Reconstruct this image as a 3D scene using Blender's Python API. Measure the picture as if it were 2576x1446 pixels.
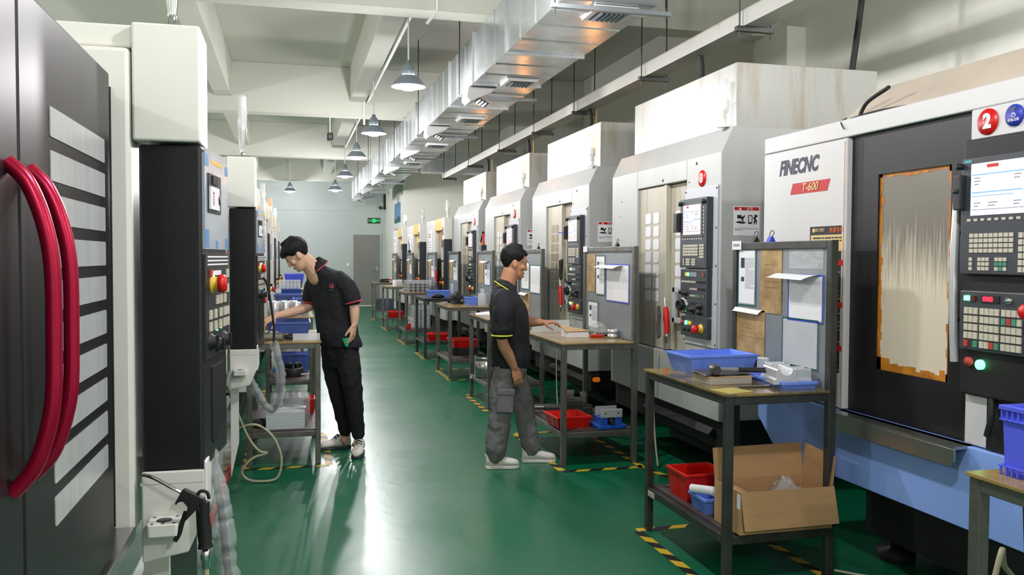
import bpy, math, random
from mathutils import Matrix, Vector
random.seed(7)
R = math.radians
V = Vector
SC = bpy.context.scene
COL = SC.collection
for _o in list(bpy.data.objects):
    bpy.data.objects.remove(_o)

# ------------------------------------------------------------------ camera, world, exposure
cam_d = bpy.data.cameras.new('camera')
cam_d.sensor_fit = 'HORIZONTAL'
cam_d.sensor_width = 36.0
cam_d.lens = 2150.0 / 2576.0 * 36.0
cam_d.clip_start = 0.05
cam = bpy.data.objects.new('camera', cam_d)
COL.objects.link(cam)
YAW, PITCH, ROLL = R(14.499), R(2.013), 0.00438
_F = V((math.sin(YAW) * math.cos(PITCH), math.cos(YAW) * math.cos(PITCH), -math.sin(PITCH)))
_Rt = V((math.cos(YAW), -math.sin(YAW), 0))
_U = _Rt.cross(_F)
_R2 = _Rt * math.cos(ROLL) + _U * math.sin(ROLL)
_U2 = _U * math.cos(ROLL) - _Rt * math.sin(ROLL)
_m = Matrix((_R2, _U2, -_F)).transposed().to_4x4()
_m.translation = V((0, 0, 1.55))
cam.matrix_world = _m
SC.camera = cam
SC.view_settings.view_transform = 'Standard'
SC.view_settings.look = 'None'
SC.view_settings.gamma = 1.0
SC.view_settings.use_curve_mapping = False
SC.view_settings.exposure = 0.0
SC.cycles.max_bounces = 9
SC.cycles.diffuse_bounces = 5
SC.cycles.glossy_bounces = 4
SC.cycles.transmission_bounces = 6
SC.cycles.transparent_max_bounces = 12
SC.cycles.sample_clamp_indirect = 12.0
SC.cycles.caustics_reflective = False
SC.cycles.caustics_refractive = False
w = bpy.data.worlds.new('world')
SC.world = w
w.use_nodes = True
w.node_tree.nodes['Background'].inputs[0].default_value = (0.86, 0.95, 1.0, 1)
w.node_tree.nodes['Background'].inputs[1].default_value = 0.6
LAMP_W = 126.0          # watts of each pendant
AISLE_LAMPS = [(1.14, -1.9), (1.14, 1.7), (1.14, 5.2), (1.145, 8.6), (1.115, 11.97), (1.1, 14.94), (1.115, 18.5), (1.06, 21.5)]

# ------------------------------------------------------------------ helpers
def lin(c):
    r = []
    for x in c[:3]:
        x /= 255.0
        r.append(x / 12.92 if x <= 0.04045 else ((x + 0.055) / 1.055) ** 2.4)
    return tuple(r) + (1.0,)

MATS = {}
def mat(name, rgb, rough=0.5, metal=0.0, var=0.0, scale=4.0, rgb2=None, stretch=None, lo=0.4, hi=0.7, bump=0.0, bscale=None,
        emit=0.0, spec=0.5, trans=0.0, alpha=1.0, coat=0.0, rvar=0.0, ior=1.45, aniso=0.0):
    if name in MATS:
        return MATS[name]
    m = bpy.data.materials.new(name)
    m.use_nodes = True
    nt = m.node_tree
    b = nt.nodes['Principled BSDF']
    c = lin(rgb)
    b.inputs['Base Color'].default_value = c
    b.inputs['Roughness'].default_value = rough
    b.inputs['Metallic'].default_value = metal
    b.inputs['Specular IOR Level'].default_value = spec
    b.inputs['IOR'].default_value = ior
    if trans: b.inputs['Transmission Weight'].default_value = trans
    if alpha < 1: b.inputs['Alpha'].default_value = alpha
    if coat: b.inputs['Coat Weight'].default_value = coat; b.inputs['Coat Roughness'].default_value = 0.08
    if emit:
        b.inputs['Emission Color'].default_value = c
        b.inputs['Emission Strength'].default_value = emit
    tc = None
    if var or rgb2 or bump or rvar:
        tc = nt.nodes.new('ShaderNodeTexCoord')
        mp = nt.nodes.new('ShaderNodeMapping')
        nt.links.new(tc.outputs['Object'], mp.inputs[0])
        if stretch: mp.inputs['Scale'].default_value = stretch
        n = nt.nodes.new('ShaderNodeTexNoise')
        n.inputs['Scale'].default_value = scale
        n.inputs['Detail'].default_value = 5
        n.inputs['Roughness'].default_value = 0.6
        nt.links.new(mp.outputs[0], n.inputs['Vector'])
        if var or rgb2:
            cr = nt.nodes.new('ShaderNodeValToRGB')
            cr.color_ramp.elements[0].position = lo
            cr.color_ramp.elements[1].position = hi
            cr.color_ramp.elements[0].color = tuple(min(1, x * (1 + var)) for x in c[:3]) + (1,)
            c2 = lin(rgb2) if rgb2 else tuple(x * (1 - var) for x in c[:3]) + (1,)
            cr.color_ramp.elements[1].color = c2
            nt.links.new(n.outputs['Fac'], cr.inputs[0])
            nt.links.new(cr.outputs[0], b.inputs['Base Color'])
        if rvar:
            mr = nt.nodes.new('ShaderNodeMapRange')
            mr.inputs['From Min'].default_value = 0.3; mr.inputs['From Max'].default_value = 0.7
            mr.inputs['To Min'].default_value = max(0.02, rough - rvar); mr.inputs['To Max'].default_value = rough + rvar
            nt.links.new(n.outputs['Fac'], mr.inputs[0])
            nt.links.new(mr.outputs[0], b.inputs['Roughness'])
        if bump:
            n2 = n
            if bscale:
                n2 = nt.nodes.new('ShaderNodeTexNoise')
                n2.inputs['Scale'].default_value = bscale
                n2.inputs['Detail'].default_value = 3
                nt.links.new(mp.outputs[0], n2.inputs['Vector'])
            bp = nt.nodes.new('ShaderNodeBump')
            bp.inputs['Strength'].default_value = bump
            bp.inputs['Distance'].default_value = 0.02
            nt.links.new(n2.outputs['Fac'], bp.inputs['Height'])
            nt.links.new(bp.outputs[0], b.inputs['Normal'])
    MATS[name] = m
    return m

FX = {'-x': ((0, -1, 0), (0, 0, 1), (-1, 0, 0)), '-y': ((1, 0, 0), (0, 0, 1), (0, -1, 0)),
      '+x': ((0, 1, 0), (0, 0, 1), (1, 0, 0)), '+z': ((1, 0, 0), (0, 1, 0), (0, 0, 1)),
      '-z': ((1, 0, 0), (0, -1, 0), (0, 0, -1)), '+y': ((-1, 0, 0), (0, 0, 1), (0, 1, 0))}
def frame(o, face, roll=0.0):
    """u = right, v = up, n = out of a surface that faces 'face', seen from in front of it"""
    a = [V(q) for q in FX[face]]
    m = Matrix(a).transposed().to_4x4()
    m.translation = V(o)
    return m @ Matrix.Rotation(roll, 4, 'Z') if roll else m

_txt = None
def text_mesh(body, size, depth, shear=0.0, bold=0.0):
    global _txt
    c = bpy.data.curves.new('lettering', 'FONT')
    c.body = body; c.size = size; c.extrude = depth; c.shear = shear; c.offset = bold
    c.align_x = 'CENTER'; c.align_y = 'CENTER'; c.resolution_u = 3
    o = bpy.data.objects.new('lettering', c)
    COL.objects.link(o)
    me = bpy.data.meshes.new_from_object(o)
    vs = [tuple(p.co) for p in me.vertices]
    fs = [tuple(p.vertices) for p in me.polygons]
    bpy.data.objects.remove(o); bpy.data.curves.remove(c); bpy.data.meshes.remove(me)
    return vs, fs

class MB:
    def __init__(s, M=None):
        s.v, s.f, s.m, s.s = [], [], [], []
        s.M = M
    def add(s, vs, fs, m=0, sm=False):
        k = len(s.v)
        if s.M is not None:
            vs = [s.M @ V(p) for p in vs]
        s.v += [tuple(p) for p in vs]
        for f in fs:
            s.f.append(tuple(i + k for i in f)); s.m.append(m); s.s.append(sm)
        return s
    def box(s, x0, x1, y0, y1, z0, z1, m=0):
        vs = [(x0, y0, z0), (x1, y0, z0), (x1, y1, z0), (x0, y1, z0), (x0, y0, z1), (x1, y0, z1), (x1, y1, z1), (x0, y1, z1)]
        return s.add(vs, [(3, 2, 1, 0), (4, 5, 6, 7), (0, 1, 5, 4), (1, 2, 6, 5), (2, 3, 7, 6), (3, 0, 4, 7)], m)
    def obox(s, c, size, rot=None, m=0):
        q = Matrix.Translation(V(c)) @ (rot.to_4x4() if rot is not None else Matrix.Identity(4))
        hx, hy, hz = [d / 2 for d in size]
        vs = [q @ V(p) for p in ((-hx, -hy, -hz), (hx, -hy, -hz), (hx, hy, -hz), (-hx, hy, -hz), (-hx, -hy, hz), (hx, -hy, hz), (hx, hy, hz), (-hx, hy, hz))]
        return s.add(vs, [(3, 2, 1, 0), (4, 5, 6, 7), (0, 1, 5, 4), (1, 2, 6, 5), (2, 3, 7, 6), (3, 0, 4, 7)], m)
    def ring_loft(s, rings, m=0, sm=True, cap0=True, cap1=True):
        n = len(rings[0]); vs = [p for r in rings for p in r]; fs = []
        for i in range(len(rings) - 1):
            for j in range(n):
                a, b = i * n + j, i * n + (j + 1) % n
                fs.append((a, b, b + n, a + n))
        s.add(vs, fs, m, sm)
        if cap0: s.add(rings[0], [tuple(range(n - 1, -1, -1))], m, False)
        if cap1: s.add(rings[-1], [tuple(range(n))], m, False)
        return s
    def tube(s, pts, r, n=8, m=0, sm=True, closed=False, flat=1.0, ref=None):
        pts = [V(p) for p in pts]
        rs = r if isinstance(r, (list, tuple)) else [r] * len(pts)
        L = len(pts); rings = []
        prev = None
        for i, p in enumerate(pts):
            if closed: t = pts[(i + 1) % L] - pts[i - 1]
            else: t = pts[min(i + 1, L - 1)] - pts[max(i - 1, 0)]
            if t.length < 1e-9: t = V((0, 0, 1))
            t.normalize()
            if prev is None:
                a = V(ref) if ref is not None else (V((0, 0, 1)) if abs(t.z) < 0.9 else V((1, 0, 0)))
            else: a = prev
            a = a - t * a.dot(t)
            if a.length < 1e-6: a = t.orthogonal()
            a.normalize(); prev = a
            b = t.cross(a)
            rings.append([p + a * (rs[i] * math.cos(2 * math.pi * k / n)) + b * (rs[i] * flat * math.sin(2 * math.pi * k / n)) for k in range(n)])
        if closed: rings.append(rings[0])
        return s.ring_loft(rings, m, sm, not closed, not closed)
    def cyl(s, p0, p1, r, r1=None, n=16, m=0, sm=True):
        return s.tube([p0, p1], [r, r if r1 is None else r1], n, m, sm)
    def lathe(s, prof, o=(0, 0, 0), n=20, m=0, sm=True, axis='z', cap=True):
        rings = []
        for r, h in prof:
            ring = []
            for k in range(n):
                a = 2 * math.pi * k / n
                if axis == 'z': p = (o[0] + r * math.cos(a), o[1] + r * math.sin(a), o[2] + h)
                elif axis == 'x': p = (o[0] + h, o[1] + r * math.cos(a), o[2] + r * math.sin(a))
                else: p = (o[0] + r * math.sin(a), o[1] + h, o[2] + r * math.cos(a))
                ring.append(p)
            rings.append(ring)
        return s.ring_loft(rings, m, sm, cap and prof[0][0] > 1e-5, cap and prof[-1][0] > 1e-5)
    def sphere(s, c, r, n=12, m=0, rot=None):
        rx, ry, rz = r if isinstance(r, (tuple, list)) else (r, r, r)
        rings = []
        h = max(6, n // 2 + 2)
        for i in range(h + 1):
            t = math.pi * i / h
            st = max(math.sin(t), 1e-3)
            ring = []
            for k in range(n):
                a = 2 * math.pi * k / n
                p = V((rx * st * math.cos(a), ry * st * math.sin(a), -rz * math.cos(t)))
                if rot is not None: p = rot @ p
                ring.append(V(c) + p)
            rings.append(ring)
        return s.ring_loft(rings, m, True, True, True)
    def prism(s, poly, axis, a, b, m=0):
        def P(u, w, h):
            return {'x': (h, u, w), 'y': (u, h, w), 'z': (u, w, h)}[axis]
        n = len(poly)
        vs = [P(u, w, a) for u, w in poly] + [P(u, w, b) for u, w in poly]
        fs = [tuple(range(n - 1, -1, -1)), tuple(range(n, 2 * n))] + [(i, (i + 1) % n, (i + 1) % n + n, i + n) for i in range(n)]
        return s.add(vs, fs, m)
    def rrect(s, u0, u1, v0, v1, n0, n1, r, m=0, seg=4):
        poly = []
        for cx, cy, a0 in ((u1 - r, v1 - r, 0), (u0 + r, v1 - r, 90), (u0 + r, v0 + r, 180), (u1 - r, v0 + r, 270)):
            for k in range(seg + 1):
                a = R(a0 + 90 * k / seg)
                poly.append((cx + r * math.cos(a), cy + r * math.sin(a)))
        return s.prism(poly, 'z', n0, n1, m)
    def text(s, body, u, v, size, n=0.001, m=0, shear=0.0, depth=0.0006, bold=0.0, sx=1.0):
        vs, fs = text_mesh(body, size, depth, shear, bold)
        return s.add([(p[0] * sx + u, p[1] + v, p[2] + n) for p in vs], fs, m)
    def build(s, name, mats, parent=None, bevel=0.0, label=None, seg=2, remesh=0.0, smooth=0, disp=None, subsurf=0, fix=True):
        me = bpy.data.meshes.new(name)
        me.from_pydata(s.v, [], s.f)
        ms = mats if isinstance(mats, (list, tuple)) else [mats]
        for q in ms: me.materials.append(q)
        me.polygons.foreach_set('material_index', s.m)
        me.polygons.foreach_set('use_smooth', s.s)
        if fix:
            import bmesh
            bm = bmesh.new(); bm.from_mesh(me)
            bmesh.ops.recalc_face_normals(bm, faces=bm.faces)
            bm.to_mesh(me); bm.free()
        me.update()
        o = bpy.data.objects.new(name, me)
        COL.objects.link(o)
        if parent is not None: o.parent = parent
        if label: o['label'] = label
        if remesh:
            q = o.modifiers.new('remesh', 'REMESH'); q.mode = 'VOXEL'; q.voxel_size = remesh; q.use_smooth_shade = True
        if smooth:
            q = o.modifiers.new('smooth', 'SMOOTH'); q.iterations = smooth; q.factor = 0.5
        if disp:
            tx = bpy.data.textures.new(name, 'CLOUDS'); tx.noise_scale = disp[1]; tx.noise_depth = 2
            q = o.modifiers.new('folds', 'DISPLACE'); q.texture = tx; q.strength = disp[0]; q.texture_coords = 'GLOBAL'; q.mid_level = 0.5
        if subsurf:
            q = o.modifiers.new('sub', 'SUBSURF'); q.levels = subsurf; q.render_levels = subsurf
        if bevel:
            q = o.modifiers.new('bevel', 'BEVEL'); q.width = bevel; q.segments = seg; q.limit_method = 'ANGLE'; q.angle_limit = R(50)
        return o

def tag(o, label, cat, group=None):
    o['label'] = label; o['category'] = cat
    if group: o['group'] = group
    return o
def thing(name, label, cat, loc=(0, 0, 0), rz=0.0, group=None):
    o = bpy.data.objects.new(name, None)
    COL.objects.link(o)
    o.location = loc; o.rotation_euler = (0, 0, rz)
    o.empty_display_size = 0.1
    return tag(o, label, cat, group)
def struct(o):
    o['kind'] = 'structure'
    return o
def dup(root, loc=None, rz=None, label=None, group=None):
    r = root.copy(); COL.objects.link(r)
    if loc is not None: r.location = loc
    if rz is not None: r.rotation_euler = (0, 0, rz)
    if label: r['label'] = label
    if group: r['group'] = group
    for ch in root.children:
        c = ch.copy(); COL.objects.link(c); c.parent = r
        for g in ch.children:
            d = g.copy(); COL.objects.link(d); d.parent = c
    return r

def spline(pts, k=6):
    """Catmull-Rom through pts"""
    pts = [V(p) for p in pts]; out = []
    for i in range(len(pts) - 1):
        p0 = pts[max(i - 1, 0)]; p1 = pts[i]; p2 = pts[i + 1]; p3 = pts[min(i + 2, len(pts) - 1)]
        for j in range(k):
            t = j / k
            out.append(0.5 * ((2 * p1) + (p2 - p0) * t + (2 * p0 - 5 * p1 + 4 * p2 - p3) * t * t + (3 * p1 - p0 - 3 * p2 + p3) * t ** 3))
    out.append(pts[-1])
    return out

# ------------------------------------------------------------------ materials
M_floor = mat('green_epoxy', (8, 100, 68), 0.32, var=0.22, scale=0.8, lo=0.3, hi=0.8, rvar=0.08, bump=0.05, bscale=14, spec=0.75)
M_wall = mat('painted_wall', (232, 233, 224), 0.85, var=0.03, scale=1.2)
M_wallb = mat('painted_wall_pale', (184, 192, 190), 0.85, var=0.04, scale=0.7)
M_ceil = mat('painted_ceiling', (198, 200, 189), 0.9, var=0.03, scale=0.6)
M_white = mat('white_enamel', (232, 231, 224), 0.3, var=0.02, scale=3)
M_white2 = mat('white_enamel_dusty', (206, 206, 206), 0.42, rgb2=(212, 206, 194), scale=2.2, lo=0.55, hi=0.85)
M_grey = mat('grey_enamel', (177, 179, 177), 0.42, rgb2=(166, 163, 152), scale=1.6, lo=0.5, hi=0.9, stretch=(1, 1, 0.3))
M_plate = mat('pale_grey_plate', (186, 190, 196), 0.4)
M_tank = mat('tank_enamel', (166, 167, 161), 0.36, rgb2=(138, 118, 80), scale=2.0, lo=0.5, hi=0.82, stretch=(4, 4, 0.45))
M_tank2 = mat('tank_enamel_rusty', (196, 190, 170), 0.4, rgb2=(166, 132, 82), scale=2.5, lo=0.42, hi=0.8, stretch=(3, 3, 0.25))
M_doorb = mat('door_beige', (184, 179, 163), 0.45, rgb2=(152, 130, 94), scale=3.0, lo=0.5, hi=0.85, stretch=(7, 7, 0.25))
M_blackp = mat('black_enamel', (31, 31, 34), 0.36, var=0.15, scale=3)
M_blackd = mat('black_door', (31, 30, 33), 0.36, rgb2=(25, 24, 25), scale=2.0, lo=0.4, hi=0.8, stretch=(3, 3, 0.5), spec=0.4)
M_black = mat('matt_black', (20, 20, 21), 0.55)
M_void = mat('dark_chassis', (22, 23, 23), 0.7, var=0.2, scale=6)
M_char = mat('charcoal_plastic', (58, 62, 68), 0.42)
M_char2 = mat('charcoal_dark', (38, 40, 44), 0.4)
M_key = mat('key_cream', (196, 190, 172), 0.5, var=0.08, scale=60)
M_keyg = mat('key_green', (70, 140, 116), 0.5)
M_keyr = mat('key_red', (180, 62, 56), 0.5)
M_red = mat('red_plastic', (206, 22, 20), 0.35)
M_binred = mat('red_bin_plastic', (214, 26, 18), 0.38, var=0.08, scale=8)
M_yel = mat('yellow_plastic', (226, 186, 60), 0.4)
M_blue = mat('blue_bin_plastic', (108, 142, 234), 0.4, var=0.06, scale=6)
M_blue2 = mat('dusty_blue_bin_plastic', (74, 98, 172), 0.45, rgb2=(60, 80, 140), scale=7, lo=0.4, hi=0.8)
M_violet = mat('violet_blue_bin_plastic', (84, 96, 224), 0.4, var=0.05, scale=6)
M_navy = mat('deep_blue_plastic', (26, 62, 150), 0.4)
M_periw = mat('periwinkle_enamel', (138, 170, 238), 0.35, var=0.04, scale=2)
M_handle = mat('crimson_anodised', (172, 16, 58), 0.28, metal=0.55)
M_galv = mat('galvanised_sheet', (192, 198, 200), 0.28, metal=0.8, var=0.12, scale=2.5, bump=0.12, bscale=3, rvar=0.07)
M_vent = mat('white_vent', (208, 210, 210), 0.4)
M_slat = mat('vent_slat', (110, 116, 124), 0.4, metal=0.3)
M_steel = mat('worn_steel', (112, 112, 106), 0.42, metal=0.65, rgb2=(84, 76, 64), scale=9, lo=0.45, hi=0.8, rvar=0.1)
M_steeld = mat('dark_worn_steel', (74, 76, 74), 0.42, metal=0.6, rgb2=(58, 52, 46), scale=9, lo=0.45, hi=0.8)
M_sheet = mat('grey_steel_sheet', (138, 144, 148), 0.38, metal=0.25, var=0.07, scale=3)
M_stain = mat('stainless', (170, 170, 168), 0.25, metal=0.9, var=0.06, scale=8)
M_chrome = mat('chrome', (225, 225, 228), 0.08, metal=1.0)
M_alu = mat('aluminium', (212, 214, 218), 0.3, metal=0.5, var=0.05, scale=10)
M_top = mat('oiled_board', (166, 138, 84), 0.22, rgb2=(120, 98, 60), scale=3.5, lo=0.4, hi=0.7, spec=0.6)
M_topd = mat('oiled_board_dark', (96, 84, 58), 0.16, rgb2=(168, 140, 66), scale=2.6, lo=0.45, hi=0.62, spec=0.6)
M_shelf = mat('grimy_shelf', (70, 60, 58), 0.5, var=0.2, scale=7)
M_card = mat('cardboard', (176, 138, 96), 0.8, var=0.07, scale=5, stretch=(1, 1, 4))
M_cardd = mat('oily_cardboard', (150, 118, 70), 0.6, rgb2=(196, 168, 118), scale=7, lo=0.4, hi=0.7)
M_paper = mat('white_paper', (232, 233, 236), 0.7)
M_paperg = mat('sleeved_paper', (190, 194, 200), 0.25, var=0.05, scale=5)
M_ink = mat('print_ink', (52, 54, 60), 0.7)
M_inkg = mat('print_ink_grey', (140, 142, 150), 0.7)
M_green = mat('green_binding', (22, 92, 84), 0.5)
M_blueb = mat('blue_binding', (52, 74, 196), 0.5)
M_tapey = mat('tape_yellow', (206, 172, 46), 0.45, var=0.1, scale=12)
M_tapek = mat('tape_black', (30, 30, 28), 0.45)
M_yelm = mat('cream_yellow_enamel', (216, 188, 92), 0.35, rgb2=(196, 162, 76), scale=3, lo=0.5, hi=0.85)
M_amb = mat('amber_oily_sheet', (170, 132, 42), 0.25, rgb2=(96, 66, 28), scale=4, lo=0.4, hi=0.7, stretch=(3, 3, .4))
M_doorg = mat('door_grey', (128, 128, 122), 0.5, var=0.04, scale=1.5)
M_rubber = mat('rubber_black', (24, 24, 26), 0.6)
M_hose = mat('clear_hose', (196, 192, 160), 0.3, trans=0.25)
M_film = mat('clear_film', (228, 232, 234), 0.12, alpha=0.27, bump=0.5, bscale=26)
M_clear = mat('clear_plastic', (228, 232, 234), 0.12, alpha=0.45, var=0.05, scale=20)
M_glass = mat('frosted_pane', (178, 180, 180), 0.25, var=0.06, scale=4, stretch=(6, 6, .6))
M_glassw = mat('white_lit_pane', (226, 227, 232), 0.3, var=0.05, scale=14, stretch=(5, 5, 1))  # near-white panes with faint random mottling
M_glassd = mat('dusky_pane', (150, 140, 118), 0.3, var=0.08, scale=10)
M_cyan = mat('cyan_film', (88, 142, 196), 0.35)
M_lblue = mat('light_film_panel', (176, 184, 194), 0.15, rgb2=(150, 160, 172), scale=5)
M_bulb = mat('lamp_bulb', (255, 255, 255), 0.5, emit=26.0)
M_shade = mat('lamp_shade', (150, 160, 172), 0.35, metal=0.3)
M_shadein = mat('lamp_reflector', (250, 250, 250), 0.5)
M_amber = mat('amber_beacon', (255, 158, 56), 0.4, emit=20.0)
M_greenl = mat('green_beacon', (150, 255, 214), 0.4, emit=5.0)
M_redl = mat('red_beacon', (255, 84, 60), 0.4, emit=5.0)
M_ledg = mat('green_led', (90, 255, 150), 0.4, emit=5.0)
M_ledr = mat('red_led', (255, 40, 60), 0.4, emit=3.0)
M_ledy = mat('amber_lamp', (222, 170, 30), 0.4, emit=0.4)
M_scrw = mat('screen_white', (226, 240, 255), 0.3, emit=0.9)
M_scrp = mat('screen_pink', (226, 200, 200), 0.3, emit=0.55)
M_scrb = mat('screen_blue_bar', (120, 160, 220), 0.3, emit=0.6)
M_glow = mat('amber_glow', (214, 110, 24), 0.4, emit=.45)
M_exit = mat('exit_green', (20, 190, 100), 0.4, emit=1.6)
M_exitd = mat('exit_panel', (10, 50, 30), 0.4)
M_gold = mat('gold_ink', (214, 190, 130), 0.5)
M_navyink = mat('navy_ink', (40, 42, 66), 0.5)
M_rust = mat('rust_edge', (216, 142, 36), 0.5, rgb2=(140, 74, 22), scale=12, lo=0.35, hi=0.7)
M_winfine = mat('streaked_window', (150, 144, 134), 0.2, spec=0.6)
def _glow_and_streaks(m):
    # coolant streaks, plus interior light painted in: grey high up, cream near the sill
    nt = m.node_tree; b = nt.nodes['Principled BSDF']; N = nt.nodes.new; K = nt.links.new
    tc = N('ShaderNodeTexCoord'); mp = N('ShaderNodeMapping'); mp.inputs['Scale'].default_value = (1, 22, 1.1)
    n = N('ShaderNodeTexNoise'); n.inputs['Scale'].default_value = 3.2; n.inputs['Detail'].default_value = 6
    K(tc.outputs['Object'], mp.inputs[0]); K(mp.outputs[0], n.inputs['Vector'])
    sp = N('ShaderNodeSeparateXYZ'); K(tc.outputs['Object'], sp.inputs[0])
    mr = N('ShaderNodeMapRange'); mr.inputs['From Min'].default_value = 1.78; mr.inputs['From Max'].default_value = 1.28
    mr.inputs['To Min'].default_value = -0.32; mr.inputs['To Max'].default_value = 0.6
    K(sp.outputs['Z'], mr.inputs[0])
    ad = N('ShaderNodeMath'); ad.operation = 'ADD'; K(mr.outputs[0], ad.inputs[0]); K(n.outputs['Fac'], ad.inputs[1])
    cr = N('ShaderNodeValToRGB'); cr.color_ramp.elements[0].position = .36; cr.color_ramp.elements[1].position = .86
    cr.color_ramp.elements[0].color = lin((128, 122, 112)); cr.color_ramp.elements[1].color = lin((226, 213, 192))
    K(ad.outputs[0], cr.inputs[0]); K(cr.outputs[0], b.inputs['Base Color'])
_glow_and_streaks(M_winfine)
M_wood = mat('oak_band', (150, 110, 60), 0.6)
# ------------------------------------------------------------------ the room
YB = 27.2; ZC = 4.5; XR = 4.75; XL = -6.2
struct(MB().box(XL, XR, -4, YB, -0.12, 0).build('floor', M_floor))
struct(MB().box(XL - .2, XR + .2, -4.2, YB + .2, ZC, ZC + .15).build('ceiling', M_ceil))
struct(MB().box(XL, XR, YB, YB + .2, 0, ZC).build('wall_back', M_wallb))
struct(MB().box(XR, XR + .2, -4.2, YB + .2, 0, ZC).build('wall_right', M_wall))
struct(MB().box(XL - .2, XL, -4.2, YB + .2, 0, ZC).build('wall_left', M_wall))
struct(MB().box(XL, XR, -4.2, -4, 0, ZC).build('wall_front', M_wall))
struct(MB().box(2.9, XR, 22.8, YB, 0, ZC).build('wall_far_right', M_wall))
struct(MB().box(4.55, XR, 7.25, 7.85, 0, 3.75).build('trim_1', M_wall))
nb = 1
for yb in (1.65, 7.65, 13.65, 19.6, 25.5):
    nb += 1
    struct(MB().box(XL, XR, yb, yb + .28, 3.75, ZC).build('trim_%d' % nb, M_ceil, bevel=.008))
nb += 1
for xa, xb, za in ((.9, 1.14, 3.97), (-1.1, -.86, 3.97)):
    for ya, ye in ((7.93, 13.65), (13.93, 19.6), (19.88, 25.5)):
        struct(MB().box(xa, xb, ya, ye, za, ZC).build('trim_%d' % nb, M_ceil, bevel=.008)); nb += 1
struct(MB().box(4.35, XR, 7.93, 13.6, 3.05, 3.3).build('trim_%d' % nb, M_wall)); nb += 1
struct(MB().box(XL, 1.86, YB - .012, YB, 0, .09).build('baseboard_back', M_doorg))
struct(MB().box(XL, 2.9, YB - .02, YB, 2.985, 3.02).build('trim_%d' % nb, M_wallb)); nb += 1
# far grey door
d = MB(frame((1.89, YB, 0), '-y')).box(0, .82, 0, 2.24, 0, .05).build('door_1', M_doorg, bevel=.004); struct(d)
fr = MB(frame((1.89, YB, 0), '-y'))
fr.box(-.05, 0, 0, 2.29, 0, .035); fr.box(.82, .87, 0, 2.29, 0, .035); fr.box(0, .82, 2.24, 2.29, 0, .035)
fr.build('door_frame', M_wallb, d)
h = MB(frame((2.62, YB - .05, 1.12), '-y')); h.rrect(-.03, .03, -.03, .12, 0, .012, .01); h.tube([(0, 0, 0), (0, 0, .05), (-.13, 0, .05)], .011)
h.build('door_handle', M_stain, d)
MB(frame((1.89, YB - .05, 0), '-y')).box(.0, .82, 0, .03, 0, .02).build('door_sill', M_white, d)
o = MB(frame((1.72, YB, 1.3), '-y')).rrect(-.04, .04, -.05, .05, 0, .02, .01).build('light_switch', M_white)
tag(o, 'small white wall switch left of the far grey door', 'light switch')

# exit sign
t = thing('exit_sign', 'green lit exit sign above the far grey door', 'exit sign', (2.53, YB - .001, 2.6))
MB(frame((0, 0, 0), '-y')).box(-.19, .19, 0, .17, 0, .03).build('sign_housing', M_char2, t)
s_ = MB(frame((0, -.03, 0), '-y')); s_.box(-.175, .175, .015, .155, 0, .003)
s_.build('sign_face', M_exitd, t)
s_ = MB(frame((0, -.034, 0), '-y'))
s_.text('EXIT', .11, .085, .07, .002, 0, bold=.002); s_.text('安全', -.11, .085, .06, .002, 0)
s_.box(-.045, .045, .03, .14, 0, .001); s_.build('sign_lettering', M_exit, t)
s_ = MB(frame((0, -.036, 0), '-y'))
s_.sphere((.01, .118, .001), (.011, .011, .003)); s_.prism([(-.005, .108), (.02, .1), (.012, .07), (-.014, .08)], 'z', 0, .003)
s_.prism([(.01, .075), (.03, .055), (.022, .045), (-.002, .068)], 'z', 0, .003); s_.prism([(-.012, .082), (-.006, .07), (-.03, .04), (-.036, .048)], 'z', 0, .003)
s_.build('running_figure', M_exitd, t)
MB().tube([(0, -.015, .17), (0, -.01, .26)], .006).build('sign_stem', M_white, t)

# cameras
t = thing('surveillance_camera', 'black camera hanging on a thin stem below the second ceiling beam', 'camera', (.6, 13.72, 3.36))
MB().box(-.045, .045, -.05, .05, 0, .12).build('camera_body', M_black, t, bevel=.012)
MB().cyl((0, -.05, .06), (0, -.065, .06), .03, n=12).build('lens', M_char, t)
MB().tube([(0, 0, .12), (0, 0, .39)], .008).build('stem', M_white, t)
t = thing('surveillance_camera', 'small dark camera on the back wall right of the exit sign', 'camera', (2.72, YB - .001, 3.1))
MB().cyl((0, -.22, -.03), (0, -.05, .01), .045, n=12).build('camera_body', M_char2, t)
MB().tube([(0, -.06, .01), (0, 0, .04)], .015).build('bracket', M_white, t)

# poster on the far right return wall
t = thing('wall_poster', 'blue landscape poster with small text on the far right wall', 'poster', (2.899, 24.0, 1.2))
q = MB(frame((0, 0, 0), '-x')); q.box(-.75, .75, 0, 1.9, 0, .008); q.build('poster_sheet', M_paper, t)
q = MB(frame((-.009, 0, 0), '-x')); q.box(-.7, .7, 1.3, 1.85, 0, .001); q.build('poster_sky', M_cyan, t)
q = MB(frame((-.0102, 0, 0), '-x')); q.prism([(-.7, 1.3), (.7, 1.3), (.7, 1.42), (.2, 1.5), (-.3, 1.4), (-.7, 1.46)], 'z', 0, .001); q.build('poster_hills', M_green, t)
q = MB(frame((-.009, 0, 0), '-x'))
for i in range(9):
    q.box(-.6, -.6 + .9 + .25 * math.sin(i * 2.1), .15 + i * .12, .15 + i * .12 + .035, 0, .001)
q.build('poster_text', M_inkg, t)

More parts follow.
